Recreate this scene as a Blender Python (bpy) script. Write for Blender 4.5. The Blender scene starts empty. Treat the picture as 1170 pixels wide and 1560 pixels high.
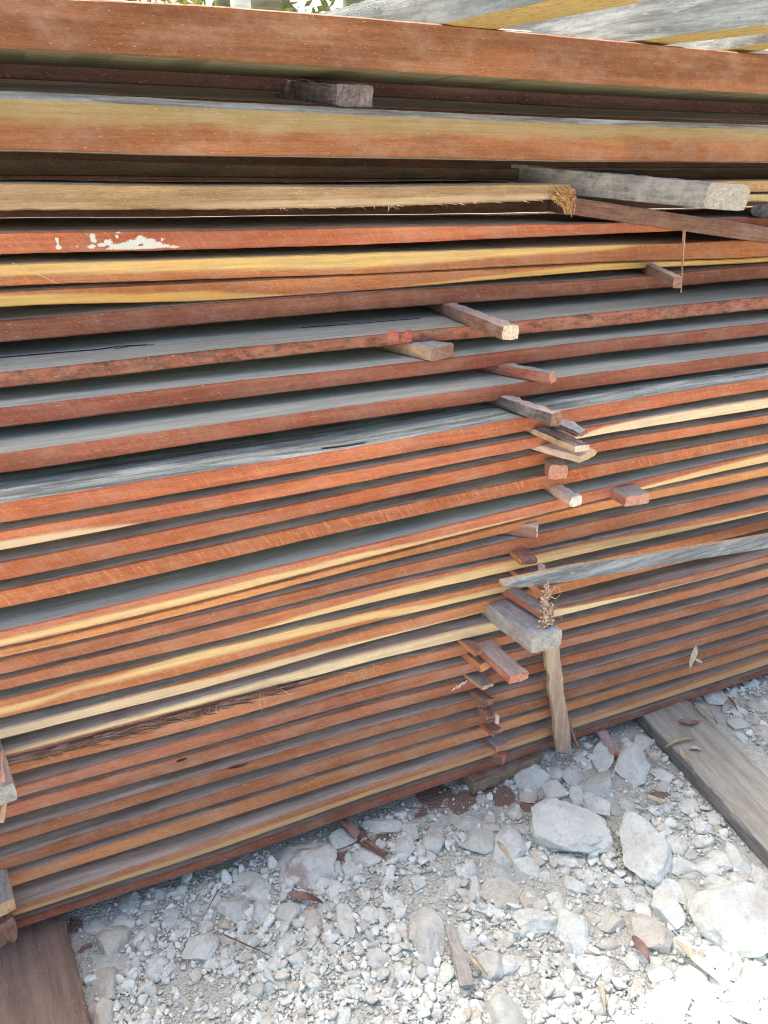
import bpy, math, random
import numpy as np
from mathutils import Vector, Matrix, noise as mn

random.seed(7); RNG = np.random.default_rng(7)
scene = bpy.context.scene
COL = scene.collection

# ------------------------------------------------------------------ camera geometry
F = 1171.0; TH = math.atan(525 / F); CT, ST = math.cos(TH), math.sin(TH)
_l = 3390 - 585.0; _f = F * CT - (255 - 780) * ST; _n = math.hypot(_l, _f)
CA, CB = _l / _n, _f / _n
H = 1.45; D = 1.731; YO = -0.28   # YO: how far the lower part of the stack steps forward of a first measure
def ray(px, py):
    u, v = px - 585, py - 780
    fwd = F * CT - v * ST; dn = F * ST + v * CT
    return np.array([CA * u + CB * fwd, -CB * u + CA * fwd, -dn])
def P(px, py, y):                    # measured point on a vertical plane y = const (parallel to the stack)
    r = ray(px, py); s = (y + D) / r[1]
    return np.array([r[0] * s, y, H + r[2] * s])
def G(px, py, z):                    # measured point on a horizontal plane
    r = ray(px, py); s = (z - H) / r[2]
    return np.array([r[0] * s, r[1] * s - D, z])
RIGHT = np.array([CA, -CB, 0.0])

cam = bpy.data.cameras.new('camera'); co = bpy.data.objects.new('camera', cam); COL.objects.link(co)
co.location = (0, -D, H); co.rotation_euler = (math.pi / 2 - TH, 0, -math.atan2(CB, CA))
cam.sensor_width = 36; cam.lens = F / 1560 * 36; cam.clip_start = 0.02; cam.clip_end = 500
scene.camera = co

# ------------------------------------------------------------------ light
SUN_SLOPE = 1.736 / 1.075              # height / distance of the stack's shadow edge in front of it
sd = Vector((-0.20, 1.0, SUN_SLOPE)).normalized()
el = math.asin(sd.z)
w = bpy.data.worlds.new('World'); scene.world = w; w.use_nodes = True
nt = w.node_tree; nt.nodes.clear()
sky = nt.nodes.new('ShaderNodeTexSky'); sky.sky_type = 'NISHITA'; sky.sun_disc = False
sky.sun_elevation = el; sky.sun_rotation = math.atan2(sd.x, sd.y)
sky.air_density = 0.8; sky.dust_density = 8.0; sky.ozone_density = 0.3
bg = nt.nodes.new('ShaderNodeBackground'); bg.inputs[1].default_value = 0.15
ow = nt.nodes.new('ShaderNodeOutputWorld')
nt.links.new(sky.outputs[0], bg.inputs[0]); nt.links.new(bg.outputs[0], ow.inputs[0])
sl = bpy.data.lights.new('sun', 'SUN'); sl.energy = 5.0; sl.angle = math.radians(0.6); sl.color = (1.0, 0.95, 0.86)
so = bpy.data.objects.new('sun', sl); COL.objects.link(so); so.location = (0, 3, 6)
so.rotation_euler = sd.to_track_quat('Z', 'Y').to_euler()
vs = scene.view_settings
scene.display_settings.display_device = 'sRGB'
vs.view_transform = 'Standard'; vs.look = 'None'; vs.exposure = 1.72; vs.gamma = 1.0
scene.render.engine = 'CYCLES'
scene.cycles.use_denoising = True; scene.cycles.denoising_prefilter = "ACCURATE"; scene.cycles.pixel_filter_type = "BLACKMAN_HARRIS"; scene.cycles.filter_width = 1.05
scene.cycles.max_bounces = 8; scene.cycles.diffuse_bounces = 7; scene.cycles.glossy_bounces = 2

# ------------------------------------------------------------------ object helpers
def tag(o, label=None, cat=None, group=None, kind=None):
    if label: o['label'] = label
    if cat: o['category'] = cat
    if group: o['group'] = group
    if kind: o['kind'] = kind
    return o
def mesh_obj(name, verts, faces, mats, parent=None, smooth=False, sharp=None, fmat=None, attrs=None, loc=None):
    me = bpy.data.meshes.new(name)
    v = np.asarray(verts, dtype=float)
    if loc is not None: v = v - np.asarray(loc)
    me.from_pydata(v.tolist(), [], [tuple(int(i) for i in f) for f in faces])
    for m in (mats if isinstance(mats, (list, tuple)) else [mats]): me.materials.append(m)
    if fmat is not None: me.polygons.foreach_set('material_index', np.asarray(fmat, dtype=np.int32))
    if smooth:
        me.polygons.foreach_set('use_smooth', np.ones(len(me.polygons), dtype=bool))
        if sharp: me.set_sharp_from_angle(angle=math.radians(sharp))
    if attrs:
        for k, a in attrs.items():
            at = me.attributes.new(k, 'FLOAT', 'POINT'); at.data.foreach_set('value', np.asarray(a, dtype=np.float32))
    me.update()
    o = bpy.data.objects.new(name, me); COL.objects.link(o)
    if loc is not None: o.location = loc
    if parent is not None:
        o.parent = parent
        o.location = Vector(o.location) - Vector(parent.location) if not parent.rotation_euler.x else o.location
    return o
def n1(x, seed, f=1.0): return mn.noise(Vector((x * f, seed * 7.31, 0.37 * seed)))
def nv(p, seed=0.0): return mn.noise(Vector((p[0] + seed * 3.7, p[1] - seed * 1.9, p[2] + seed)))

# ------------------------------------------------------------------ node helpers
class NT:
    def __init__(s, name):
        s.m = bpy.data.materials.new(name); s.m.use_nodes = True; s.t = s.m.node_tree
        s.b = s.t.nodes['Principled BSDF']; s.b.inputs['Specular IOR Level'].default_value = 0.25
    def n(s, t, **k):
        x = s.t.nodes.new(t)
        for a, b in k.items(): setattr(x, a, b)
        return x
    def link(s, a, b): s.t.links.new(a, b)
    def val(s, sock, v):
        if hasattr(v, 'is_output'): s.link(v, sock)
        else: sock.default_value = v
    def coord(s):
        tc = s.n('ShaderNodeTexCoord'); oi = s.n('ShaderNodeObjectInfo')
        mul = s.n('ShaderNodeMath', operation='MULTIPLY'); s.link(oi.outputs['Random'], mul.inputs[0]); mul.inputs[1].default_value = 53.0
        cmb = s.n('ShaderNodeCombineXYZ')
        for i in range(3): s.link(mul.outputs[0], cmb.inputs[i])
        ad = s.n('ShaderNodeVectorMath', operation='ADD'); s.link(tc.outputs['Object'], ad.inputs[0]); s.link(cmb.outputs[0], ad.inputs[1])
        s.co = ad.outputs[0]; s.rand = oi.outputs['Random']; return s.co
    def noise(s, scale, detail=4, rough=0.6, sc=1.0, dist=0.0):
        mp = s.n('ShaderNodeVectorMath', operation='MULTIPLY'); s.link(s.co, mp.inputs[0]); mp.inputs[1].default_value = scale
        x = s.n('ShaderNodeTexNoise'); s.link(mp.outputs[0], x.inputs['Vector'])
        x.inputs['Scale'].default_value = sc; x.inputs['Detail'].default_value = detail; x.inputs['Roughness'].default_value = rough
        x.inputs['Distortion'].default_value = dist
        return x.outputs['Fac']
    def ramp(s, fac, lo, hi, a=0.0, b=1.0):
        x = s.n('ShaderNodeMapRange', interpolation_type='SMOOTHSTEP'); s.link(fac, x.inputs[0])
        x.inputs[1].default_value = lo; x.inputs[2].default_value = hi; x.inputs[3].default_value = a; x.inputs[4].default_value = b
        return x.outputs[0]
    def mix(s, f, a, b, mode='MIX'):
        x = s.n('ShaderNodeMix', data_type='RGBA', blend_type=mode)
        s.val(x.inputs[0], f)
        for i, c in ((6, a), (7, b)):
            if hasattr(c, 'is_output'): s.link(c, x.inputs[i])
            else: x.inputs[i].default_value = (*c, 1)
        return x.outputs[2]
    def math(s, op, a, b=0.0, clamp=False):
        x = s.n('ShaderNodeMath', operation=op, use_clamp=clamp); s.val(x.inputs[0], a); s.val(x.inputs[1], b); return x.outputs[0]
    def attr(s, name):
        x = s.n('ShaderNodeAttribute'); x.attribute_name = name; return x.outputs['Fac']
    def done(s, color, rough=0.8, h=None, hs=0.3, hd=0.002):
        s.link(color, s.b.inputs['Base Color']); s.val(s.b.inputs['Roughness'], rough)
        if h is not None:
            b = s.n('ShaderNodeBump'); s.link(h, b.inputs['Height']); b.inputs['Strength'].default_value = hs; b.inputs['Distance'].default_value = hd
            s.link(b.outputs[0], s.b.inputs['Normal'])
        return s.m

def wood_face(name, c1, c2, sap=(0.62, 0.40, 0.17), dust=0.12, stain=0.25, dustc=(0.40, 0.29, 0.22), paint=False, saw=0.35, mottle=0.0):
    """sawn edge of a board: long streaks, saw marks, sapwood where the mesh attribute says so"""
    t = NT(name); t.coord()
    g = t.noise((5, 60, 170), 5, 0.65); f = t.noise((45, 300, 900), 3, 0.7)
    sx_ = t.n('ShaderNodeSeparateXYZ'); t.link(t.co, sx_.inputs[0]); tl = t.n('ShaderNodeCombineXYZ')
    t.link(t.math('ADD', sx_.outputs[0], t.math('MULTIPLY', sx_.outputs[2], 0.55)), tl.inputs[0]); t.link(sx_.outputs[1], tl.inputs[1]); t.link(sx_.outputs[2], tl.inputs[2])
    keep = t.co; t.co = tl.outputs[0]; sm = t.noise((260, 30, 26), 4, 0.7); t.co = keep; lo = t.noise((1.7, 4, 14), 3, 0.6); gr = t.noise((130, 130, 200), 4, 0.75)
    bl = t.noise((5, 5, 9), 4, 0.6); fl = t.noise((90, 90, 420), 2, 0.5)
    c = t.mix(t.ramp(g, 0.30, 0.70), c1, c2)
    c = t.mix(t.ramp(lo, 0.35, 0.68, 0, 0.55), c, tuple(x * 0.62 for x in c1))
    c = t.mix(t.ramp(lo, 0.52, 0.30, 0, 0.35), c, tuple(min(1, x * 1.25 + .03) for x in c2))
    c = t.mix(t.ramp(f, 0.38, 0.75, 0, 0.65), c, tuple(x * 0.5 for x in c1))
    c = t.mix(t.ramp(gr, 0.50, 0.72, 0, 0.40), c, tuple(x * 0.45 for x in c1))
    c = t.mix(t.ramp(bl, 0.52, 0.72, 0, stain), c, tuple(x * 0.38 + 0.004 for x in c1))
    sa = t.attr('sap'); sn = t.noise((7, 30, 60), 4, 0.6)
    s0 = t.ramp(t.math('ADD', sa, t.math('MULTIPLY', t.math('SUBTRACT', sn, 0.5), 0.9)), 0.14, 0.86)
    sapc = t.mix(t.ramp(g, 0.3, 0.7), tuple(x * 0.72 for x in sap), sap)
    sapc = t.mix(t.ramp(f, 0.45, 0.8, 0, 0.45), sapc, tuple(x * 0.5 for x in sap))
    sapc = t.mix(t.ramp(lo, 0.42, 0.68, 0, 0.45), sapc, (sap[0] * .80, sap[1] * .62, sap[2] * .5))
    sapc = t.mix(t.ramp(gr, 0.56, 0.75, 0, 0.4), sapc, tuple(x * 0.45 for x in sap))
    c = t.mix(s0, c, sapc)
    if mottle: c = t.mix(t.ramp(t.noise((28, 28, 60), 5, 0.7), 0.42, 0.66, 0, mottle), c, (0.045, 0.028, 0.022))
    c = t.mix(t.ramp(sm, 0.50, 0.72, 0, saw), c, tuple(min(1, x * 1.35 + 0.03) for x in c2))
    c = t.mix(t.ramp(fl, 0.66, 0.74, 0, 0.5), c, (0.62, 0.45, 0.33))
    c = t.mix(t.ramp(t.noise((11, 11, 22), 5, 0.7), 0.40, 0.75, 0, dust), c, dustc)
    if paint:
        pa = t.attr('paint'); pn = t.noise((230, 230, 230), 4, 0.7)
        c = t.mix(t.ramp(t.math('ADD', pa, t.math('MULTIPLY', t.math('SUBTRACT', pn, 0.5), 1.1)), 0.48, 0.54), c, (0.56, 0.55, 0.48))
    h = t.math('ADD', t.math('MULTIPLY', sm, 0.8), t.math('ADD', f, t.math('MULTIPLY', g, 0.6)))
    return t.done(c, 0.78, h, 0.5, 0.0016)
def wood_top(name, base=(0.43, 0.455, 0.395), dark=(0.32, 0.335, 0.285), light=(0.51, 0.545, 0.48), patch=0.5, axis=0):
    """weathered wide face of a board"""
    t = NT(name); t.coord()
    sc = lambda a, b: (a, b, b) if axis == 0 else (b, b, a)
    g = t.noise(sc(4, 58), 5, 0.7); f = t.noise(sc(40, 420), 3, 0.7); p = t.noise(sc(3, 20), 5, 0.65, dist=0.4); k = t.noise((26, 60, 60), 4, 0.7)
    c = t.mix(t.ramp(g, 0.33, 0.68), dark, base)
    c = t.mix(t.ramp(p, 0.50, 0.70, 0, patch), c, light)
    c = t.mix(t.ramp(f, 0.5, 0.8, 0, 0.5), c, dark)
    c = t.mix(t.ramp(k, 0.60, 0.75, 0, 0.5), c, light)
    c = t.mix(t.ramp(t.noise((60, 60, 60), 4, 0.75), 0.5, 0.75, 0, 0.45), c, dark)
    sp = t.noise((210, 210, 210), 2, 0.6); ck = t.noise(sc(5, 150), 3, 0.6)
    c = t.mix(t.ramp(ck, 0.66, 0.72, 0, 0.75), c, tuple(x * .35 for x in dark))
    c = t.mix(t.ramp(sp, 0.70, 0.76, 0, 0.8), c, (0.66, 0.60, 0.50))
    c = t.mix(t.ramp(sp, 0.32, 0.26, 0, 0.7), c, tuple(x * .4 for x in dark))
    h = t.math('ADD', f, t.math('ADD', g, t.math('MULTIPLY', sp, 0.7)))
    return t.done(c, 0.85, h, 0.8, 0.003)
def stick_mat(name, c1, c2, dust=(0.36, 0.34, 0.31), d=0.4, rough=0.85):
    t = NT(name); t.coord()
    g = t.noise((70, 70, 70), 5, 0.7); a = t.noise((12, 160, 160), 4, 0.7); p = t.noise((16, 16, 16), 5, 0.65)
    c = t.mix(t.ramp(a, 0.32, 0.68), c1, c2)
    c = t.mix(t.ramp(g, 0.45, 0.72, 0, 0.5), c, tuple(x * 0.45 for x in c1))
    c = t.mix(t.ramp(p, 0.42, 0.66, 0, d), c, dust)
    return t.done(c, rough, t.math('ADD', a, g), 0.6, 0.003)
def plain(name, c1, c2, sc=(30, 30, 30), rough=0.8, bump=0.3):
    t = NT(name); t.coord(); g = t.noise(sc, 5, 0.65)
    return t.done(t.mix(t.ramp(g, 0.3, 0.7), c1, c2), rough, g, bump, 0.003)

TOP_BLUE = wood_top('weathered_grey_blue')
TOP_PALE = wood_top('weathered_grey_pale', (0.40, 0.45, 0.405), (0.12, 0.13, 0.115), (0.58, 0.64, 0.585), 0.9)
WANE = wood_top('weathered_wane', (0.56, 0.53, 0.45), (0.20, 0.185, 0.15), (0.78, 0.76, 0.68), 0.9)
TOP_BROWN = wood_top('weathered_grey_brown', (0.50, 0.415, 0.345), (0.30, 0.235, 0.185), (0.59, 0.515, 0.44), 0.4)
TOP_DARK = wood_top('weathered_dark', (0.47, 0.43, 0.37), (0.27, 0.235, 0.195), (0.57, 0.53, 0.465), 0.4)

# ------------------------------------------------------------------ the boards of the stack
COLS = [50, 300, 550, 920, 1120]
BD = {
0: [(-4, 76), (6, 90), (25.6, 105), (60, 129), (78.5, 141)],
1: [(138, 229), (151, 236.5), (164, 239.7), (181, 246), (188, 247)],
2: [(278, 320), (283, 320), (282.7, 315.7), (279, 303), (275, 293)],
3: [(353, 385.6), (351, 380), (346, 372.7), (340, 357), (332, 348)],
4: [(400, 434), (393.6, 426), (386, 417.6), (373, 399), (367, 394)],
5: [(441.6, 465), (430, 460), (418.5, 444), (400.5, 412), (395, 402)],
6: [(485, 517.6), (463, 494.5), (445.5, 472.7), (426, 447), (407, 428)],
7: [(562.5, 587), (536, 557.7), (512, 531), (476, 498), (456, 475.6)],
8: [(617, 646), (587, 614.7), (561, 585), (517.6, 538.5), (497, 516.7)],
9: [(685, 715), (650.6, 676), (617, 639.4), (567, 588), (542, 561)],
10: [(760, 790), (721, 748), (681, 703.5), (614.7, 636), (583, 601.6)],
11: [(801, 831), (759, 782), (714, 735.5), (646, 662), (614, 630)],
12: [(848, 876.6), (798, 823.7), (746.8, 769), (670, 687.5), (640, 654.5)],
13: [(891, 918), (836.5, 862), (782, 804.5), (705, 726), (669, 685)],
14: [(952, 977), (892.6, 918), (833, 853), (743, 761), (698, 715)],
15: [(978.5, 993), (919.5, 932.7), (854.5, 866), (762.5, 777), (722, 736)],
16: [(996, 1018), (937.5, 956.7), (876.6, 894), (790, 812), (750.6, 765)],
17: [(1024, 1041.7), (963, 985), (900.6, 923), (820, 838), (781, 793)],
18: [(1054, 1084), (993.6, 1024), (933.6, 953), (850, 868), (803, 818)],
19: [(1100, 1115), (1033.6, 1053), (961, 981.7), (873, 887), (826, 839)],
20: [(1134, 1149), (1065.7, 1081), (996, 1012), (909, 923), (860, 871.5)],
21: [(1156, 1172), (1090, 1110.6), (1018.6, 1038), (933, 946), (879.5, 894)],
22: [(1192, 1210), (1123, 1141), (1050.6, 1070), (959, 972), (908, 921)],
23: [(1216, 1236), (1146, 1168), (1076, 1094), (986, 1000), (932, 945)],
24: [(1258, 1276), (1184, 1200), (1111.5, 1127.5), (1013, 1025.6), (956, 969)],
25: [(1296, 1314), (1218, 1235.6), (1140, 1158), (1037, 1050), (979, 990)],
26: [(1324, 1341.6), (1243.6, 1263), (1164, 1182), (1056, 1068), (995, 1007.6)],
27: [(1374, 1387), (1290, 1306), (1201, 1217), (1082, 1095), (1015.7, 1030)],
28: [(1394.5, 1407), (1315.7, 1328.5), (1224, 1238), (1102.5, 1111.5), (1036.5, 1044.5)]}
YL = [0, 0, 0.002, 0, 0, 0.005, 0, -0.14, -0.195, -0.28, -0.365, -0.365, -0.365, -0.365, -0.395, -0.385, -0.385, -0.385, -0.385, -0.385, -0.39, -0.395, -0.405, -0.405, -0.42, -0.428, -0.432, -0.465, -0.458]
YR = [0, 0, 0.002, 0, 0, 0.01, 0, -0.13, -0.185, -0.272, -0.355, -0.365, -0.365, -0.365, -0.378, -0.382, -0.392, -0.402, -0.397, -0.397, -0.422, -0.422, -0.432, -0.432, -0.442, -0.446, -0.446, -0.446, -0.442]
def face_y(i, px): return YL[i] + (YR[i] - YL[i]) * min(1, max(0, (px - 50) / 1070))

R1, R2 = (0.40, 0.103, 0.043), (0.56, 0.188, 0.080)          # fresh red sawn face
O1, O2 = (0.37, 0.125, 0.043), (0.55, 0.21, 0.08)          # orange
B1, B2 = (0.23, 0.076, 0.040), (0.35, 0.128, 0.070)          # duller brown red
L1, L2 = (0.30, 0.115, 0.057), (0.44, 0.190, 0.10)          # dusty, low in the stack
CREAM = (0.80, 0.56, 0.26); PALE = (0.76, 0.60, 0.38); YEL = (0.78, 0.51, 0.18); TAN = (0.33, 0.235, 0.10)
# sap: (px, low, high) of the sapwood stripe, as shares of the face height from its bottom
STY = {  # colours of the first three lowered, standing in for weaker bounce light
0: dict(c=((0.20, 0.074, 0.029), (0.31, 0.124, 0.052)), top=TOP_DARK, lab='thick red brown beam on top of the stack, under the grey cross timbers', dep=.245, under=True),
1: dict(c=((0.26, 0.092, 0.034), (0.38, 0.152, 0.058)), sap=TAN, s=[(0, .52, 1.2), (600, .52, 1.2), (1170, .57, 1.2)], top=WANE, wane=.14, lab='thick beam with an olive tan upper half, just below the topmost red beam', dep=.16, stain=.5),
2: dict(c=((0.28, 0.165, 0.072), (0.45, 0.28, 0.13)), sap=(0.56, 0.40, 0.24), s=[(0, .02, .16), (250, .05, .2), (500, .05, .32), (900, .0, .35)], top=TOP_BLUE, lab='light brown board with a splintered right end beside the grey timber', end=866, ragged=.0018),
3: dict(c=(R1, R2), top=TOP_BROWN, lab='red board splashed with white paint near its left end', paint=True),
4: dict(c=(O1, O2), sap=YEL, s=[(0, .45, 1.2), (300, .38, 1.2), (550, .32, 1.2), (740, .5, 1.2), (920, .72, 1.2), (1010, 1.1, 1.2), (1170, 1.2, 1.3)], top=TOP_BROWN, lab='bright yellow sapwood board directly below the paint splashed board', stain=.1),
5: dict(c=(O1, O2), sap=(0.66, 0.42, 0.12), s=[(0, -.3, .8), (200, -.3, .62), (300, -.3, .5), (400, -.3, .15), (470, -.5, -.2), (650, -.3, .05), (740, -.3, .35), (820, -.3, .6), (920, -.3, 1.0), (1100, -.3, 1.2)], top=TOP_BROWN, lab='orange board with a yellow lower edge pressed under the bright yellow board'),
6: dict(c=(B1, B2), top=TOP_DARK, lab='dark red board with a grey sliver on top, below the two yellow boards'),
7: dict(c=((0.27, 0.085, 0.045), (0.42, 0.15, 0.085)), top=TOP_BLUE, mottle=.75, lab='mottled dark board with a red knot and a long crack on its grey top', wide=True),
8: dict(c=((0.28, 0.082, 0.045), (0.40, 0.135, 0.078)), top=TOP_BLUE, lab='dull red board just below the mottled knotty board'),
9: dict(c=((0.33, 0.10, 0.052), (0.47, 0.165, 0.09)), top=TOP_BLUE, lab='red board with a plain blue grey top, second below the mottled board'),
10: dict(c=(R1, R2), top=TOP_PALE, lab='red board whose pale grey top is streaked with dark stains'),
11: dict(c=(R1, R2), sap=PALE, s=[(0, -.2, .48), (110, -.2, .35), (220, -.3, -.1), (840, -.4, -.2), (880, -.2, .35), (925, -.2, .85), (1000, -.2, 1.2), (1170, -.2, 1.2)], top=TOP_DARK, lab='red board turning pale cream at its right end, under the dark stained top'),
12: dict(c=(R1, (0.53, 0.18, 0.07)), top=TOP_DARK, lab='orange red board just below the board with the cream right end'),
13: dict(c=((0.38, 0.108, 0.042), (0.54, 0.19, 0.072)), top=TOP_DARK, lab='red board with slanting saw scratches above the wide dark grey top', saw=.6),
14: dict(c=((0.40, 0.12, 0.06), (0.54, 0.20, 0.10)), sap=CREAM, s=[(0, .05, .55), (300, .02, .52), (550, 0, .48), (650, -.1, .25), (740, -.2, .12), (880, -.4, -.1), (960, -.3, .15), (1050, -.2, .5), (1170, -.2, .8)], top=TOP_BLUE, lab='red board with a cream stripe along its lower edge and a wide grey top'),
15: dict(c=((0.46, 0.17, 0.055), (0.66, 0.28, 0.10)), top=TOP_DARK, lab='thin orange board tight under the cream striped board'),
16: dict(c=((0.34, 0.112, 0.05), (0.48, 0.18, 0.083)), top=TOP_DARK, lab='plain red board below the thin orange board'),
17: dict(c=((0.42, 0.14, 0.06), (0.58, 0.22, 0.10)), sap=CREAM, s=[(0, -.5, -.2), (330, -.4, -.1), (450, -.2, .3), (600, -.2, .6), (740, -.2, .7), (920, -.2, .9), (1050, -.2, .5), (1170, -.2, .25)], top=TOP_DARK, lab='board that turns from red at left to yellow at its middle, above the grey lath'),
18: dict(c=((0.44, 0.15, 0.055), (0.60, 0.24, 0.10)), sap=CREAM, s=[(0, .25, .6), (60, .35, .68), (115, .55, .85), (170, .5, .9), (300, .6, 1.1), (430, .5, 1.05), (560, .35, .9), (650, -.1, .45), (760, -.2, .4), (900, -.3, -.1), (1170, -.3, -.1)], top=TOP_DARK, lab='orange board with a wavy cream stripe behind the tip of the grey lath'),
19: dict(c=((0.46, 0.17, 0.065), (0.62, 0.27, 0.12)), sap=PALE, s=[(0, -.2, 1.2), (200, -.2, 1.2), (330, -.2, .8), (480, -.2, .45), (600, -.2, .2), (760, -.3, -.1), (1170, -.4, -.1)], top=TOP_DARK, lab='board pale cream at left and orange at right, above the bark edged board'),
20: dict(c=((0.30, 0.12, 0.065), (0.48, 0.21, 0.11)), sap=(0.82, 0.66, 0.40), s=[(0, .7, 1.2), (200, .6, 1.2), (330, .35, 1.2), (430, .1, 1.2), (550, -.2, 1.2), (745, -.2, 1.2), (860, -.2, .8), (940, -.2, .45), (1010, -.2, .1), (1170, -.3, -.1)], top=TOP_BROWN, lab='cream white board with dark shredded bark hanging from its lower edge'),
21: dict(c=((0.42, 0.155, 0.065), (0.56, 0.23, 0.105)), top=TOP_DARK, lab='orange brown board right below the shredded bark'),
22: dict(c=((0.30, 0.10, 0.05), (0.43, 0.165, 0.09)), top=TOP_BROWN, lab='red board second below the shredded bark'),
23: dict(c=((0.30, 0.105, 0.053), (0.43, 0.17, 0.093)), top=TOP_BROWN, lab='red brown board with a short dark slit near the left, third below the bark'),
24: dict(c=(L1, L2), top=TOP_BROWN, lab='reddish board fifth from the ground'),
25: dict(c=(L1, L2), top=TOP_BROWN, lab='dusty red board fourth from the ground, at the height of the dead leaf'),
26: dict(c=((0.42, 0.17, 0.07), (0.56, 0.26, 0.12)), top=TOP_BROWN, lab='orange tan board third from the ground'),
27: dict(c=((0.40, 0.17, 0.08), (0.55, 0.26, 0.13)), sap=(0.66, 0.42, 0.20), s=[(0, -.2, .5), (550, -.2, .5), (900, -.2, .6), (1170, -.2, .75)], top=TOP_BROWN, lab='board with a tan lower edge and wide brown grey top, second from the ground'),
28: dict(c=((0.28, 0.095, 0.055), (0.40, 0.155, 0.09)), top=TOP_BROWN, lab='lowest dull brown red board, lying just above the stones'),
}
XS = np.unique(np.concatenate([np.arange(-1.1, -0.15, 0.12), np.arange(-0.15, 2.25, 0.012), np.arange(2.25, 3.6, 0.12)]))
def smooth_interp(x, xp, fp):
    a = np.zeros_like(x)
    for d, wt in ((-.12, .1), (-.06, .2), (0, .4), (.06, .2), (.12, .1)): a += wt * np.interp(x + d, xp, fp)
    return a
PROF = {}
prevB = None
for i in range(29):
    ys = [face_y(i, c) for c in COLS]
    pt = [P(c, BD[i][k][0], ys[k]) for k, c in enumerate(COLS)]; pb = [P(c, BD[i][k][1], ys[k]) for k, c in enumerate(COLS)]
    T = smooth_interp(XS, [p[0] for p in pt], [p[2] for p in pt]); B = smooth_interp(XS, [p[0] for p in pb], [p[2] for p in pb])
    yy = np.interp(XS, [p[0] for p in pt], ys)
    T += np.array([0.0011 * n1(x, i + 1, 3) + 0.0005 * n1(x, i + 40, 17) for x in XS])
    B += np.array([0.0011 * n1(x, i + 80, 3) + 0.0005 * n1(x, i + 120, 17) for x in XS])
    if prevB is not None: T = np.minimum(T, prevB - 0.0018)
    B = np.minimum(B, T - 0.010)
    PROF[i] = (T, B, yy); prevB = B if i != 2 else np.minimum(B, 1.40)
def zT(i, px): return float(np.interp(P(px, BD[i][2][0], face_y(i, px))[0], XS, PROF[i][0]))
def px_to_x(i, px): return float(np.interp(px, [-400, 0, 200, 400, 600, 800, 1000, 1170, 1400], [P(q, np.interp(q, COLS, [b[0] for b in BD[i]]), face_y(i, q))[0] for q in (-400, 0, 200, 400, 600, 800, 1000, 1170, 1400)]))

def build_board(name, X, T, B, yy, depth, mats, sapf=None, wane=0.0, seed=0, ragged=0.0, paintf=None, rows=9, loc=None, endround=True):
    vv = np.linspace(0, 1, rows); R = 0.0035
    V = []; sap = []; pnt = []
    for k, x in enumerate(X):
        t, b, y = T[k], B[k], yy[k]
        if ragged: b = b + ragged * n1(x, seed + 200, 30) + ragged * .6 * n1(x, seed + 230, 90)
        h = t - b
        ch = 0.004 * max(0, n1(x, seed + 300, 12)) ; ct = 0.004 * max(0, n1(x, seed + 350, 14) - .1) + .002 * max(0, n1(x, seed + 370, 60))
        ring = [(x, y + depth, b), (x, y + R + ch, b)]
        for v in vv:
            z = b + R * .8 + v * (h - 1.6 * R)
            yo = y + 0.0006 * n1(x * 25 + v * 9, seed + 400) + 0.0012 * n1(x * 2, seed + 420)
            if wane and v > 1 - wane: yo += 0.10 * h * ((v - 1 + wane) / wane) ** 1.0 * 2.2
            ring.append((x, yo, z)); 
        dy = 0.22 * h if wane else 0
        ring += [(x, y + R + ct + dy, t), (x, y + 0.05 + dy, t + 0.0008 * n1(x * 9, seed + 500)), (x, y + 0.13, t), (x, y + depth, t)]
        V += ring
        sap += [0, 0] + [sapf(x, v) if sapf else 0.0 for v in vv] + [sapf(x, 1.0) if sapf else 0.0, 0, 0, 0]
        if paintf: pnt += [0, 0] + [paintf(x, v) for v in vv] + [0, 0, 0, 0]
    m = rows + 6; n = len(X); Fc = []; fm = []
    for k in range(n - 1):
        for j in range(m):
            j2 = (j + 1) % m
            Fc.append((k * m + j, (k + 1) * m + j, (k + 1) * m + j2, k * m + j2))
            front = 1 <= j <= rows + 1
            if wane and j >= rows + 2 - max(1, round(wane * rows)) - 1 and j <= rows + 1: front = False
            fm.append(0 if front else (2 if j == 0 or j == m - 1 else 1))
    Fc.append(tuple(range(m))[::1]); fm.append(0)
    Fc.append(tuple((n - 1) * m + j for j in range(m))[::-1]); fm.append(0)
    at = {'sap': sap}
    if paintf: at['paint'] = pnt
    c = np.array([X[len(X) // 2], yy[len(X) // 2], 0.5 * (T.mean() + B.mean())]) if loc is None else loc
    return mesh_obj(name, V, Fc, mats, smooth=True, sharp=40, fmat=fm, attrs=at, loc=c)

UNDER = plain('olive_bounce_underside', (0.10, 0.085, 0.05), (0.17, 0.15, 0.085), (6, 60, 60))  # olive tint of bounced light put into the underside colour
PAINTPX = [(87, 366, 3, 6), (89, 378, 5, 5), (117, 377, 2, 2), (141, 360, 5, 8), (143, 367, 5, 4), (140, 377, 7, 4), (155, 374, 7, 4), (165, 369, 7, 6), (178, 359, 3, 4), (180, 352, 4, 2), (176, 377, 12, 5), (190, 375, 12, 6), (203, 371, 12, 8), (215, 365, 10, 8), (228, 370, 12, 8), (240, 374, 10, 6), (249, 365, 5, 7), (250, 376, 10, 4), (266, 378, 9, 3), (210, 379, 60, 3)]
def stripe(s, i):
    xs = [px_to_x(i, a[0]) for a in s]; lo = [a[1] for a in s]; hi = [a[2] for a in s]
    def f(x, v):
        a = np.interp(x, xs, lo) + 0.07 * n1(x, i + 600, 2.2); b = np.interp(x, xs, hi) + 0.08 * n1(x, i + 640, 2.5)
        e = 0.42
        up = min(1, max(0, (v - a) / e + .5)); dn = min(1, max(0, (b - v) / e + .5))
        return up * dn
    return f
GROUP = 'boards of the timber stack'
boards = {}
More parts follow.
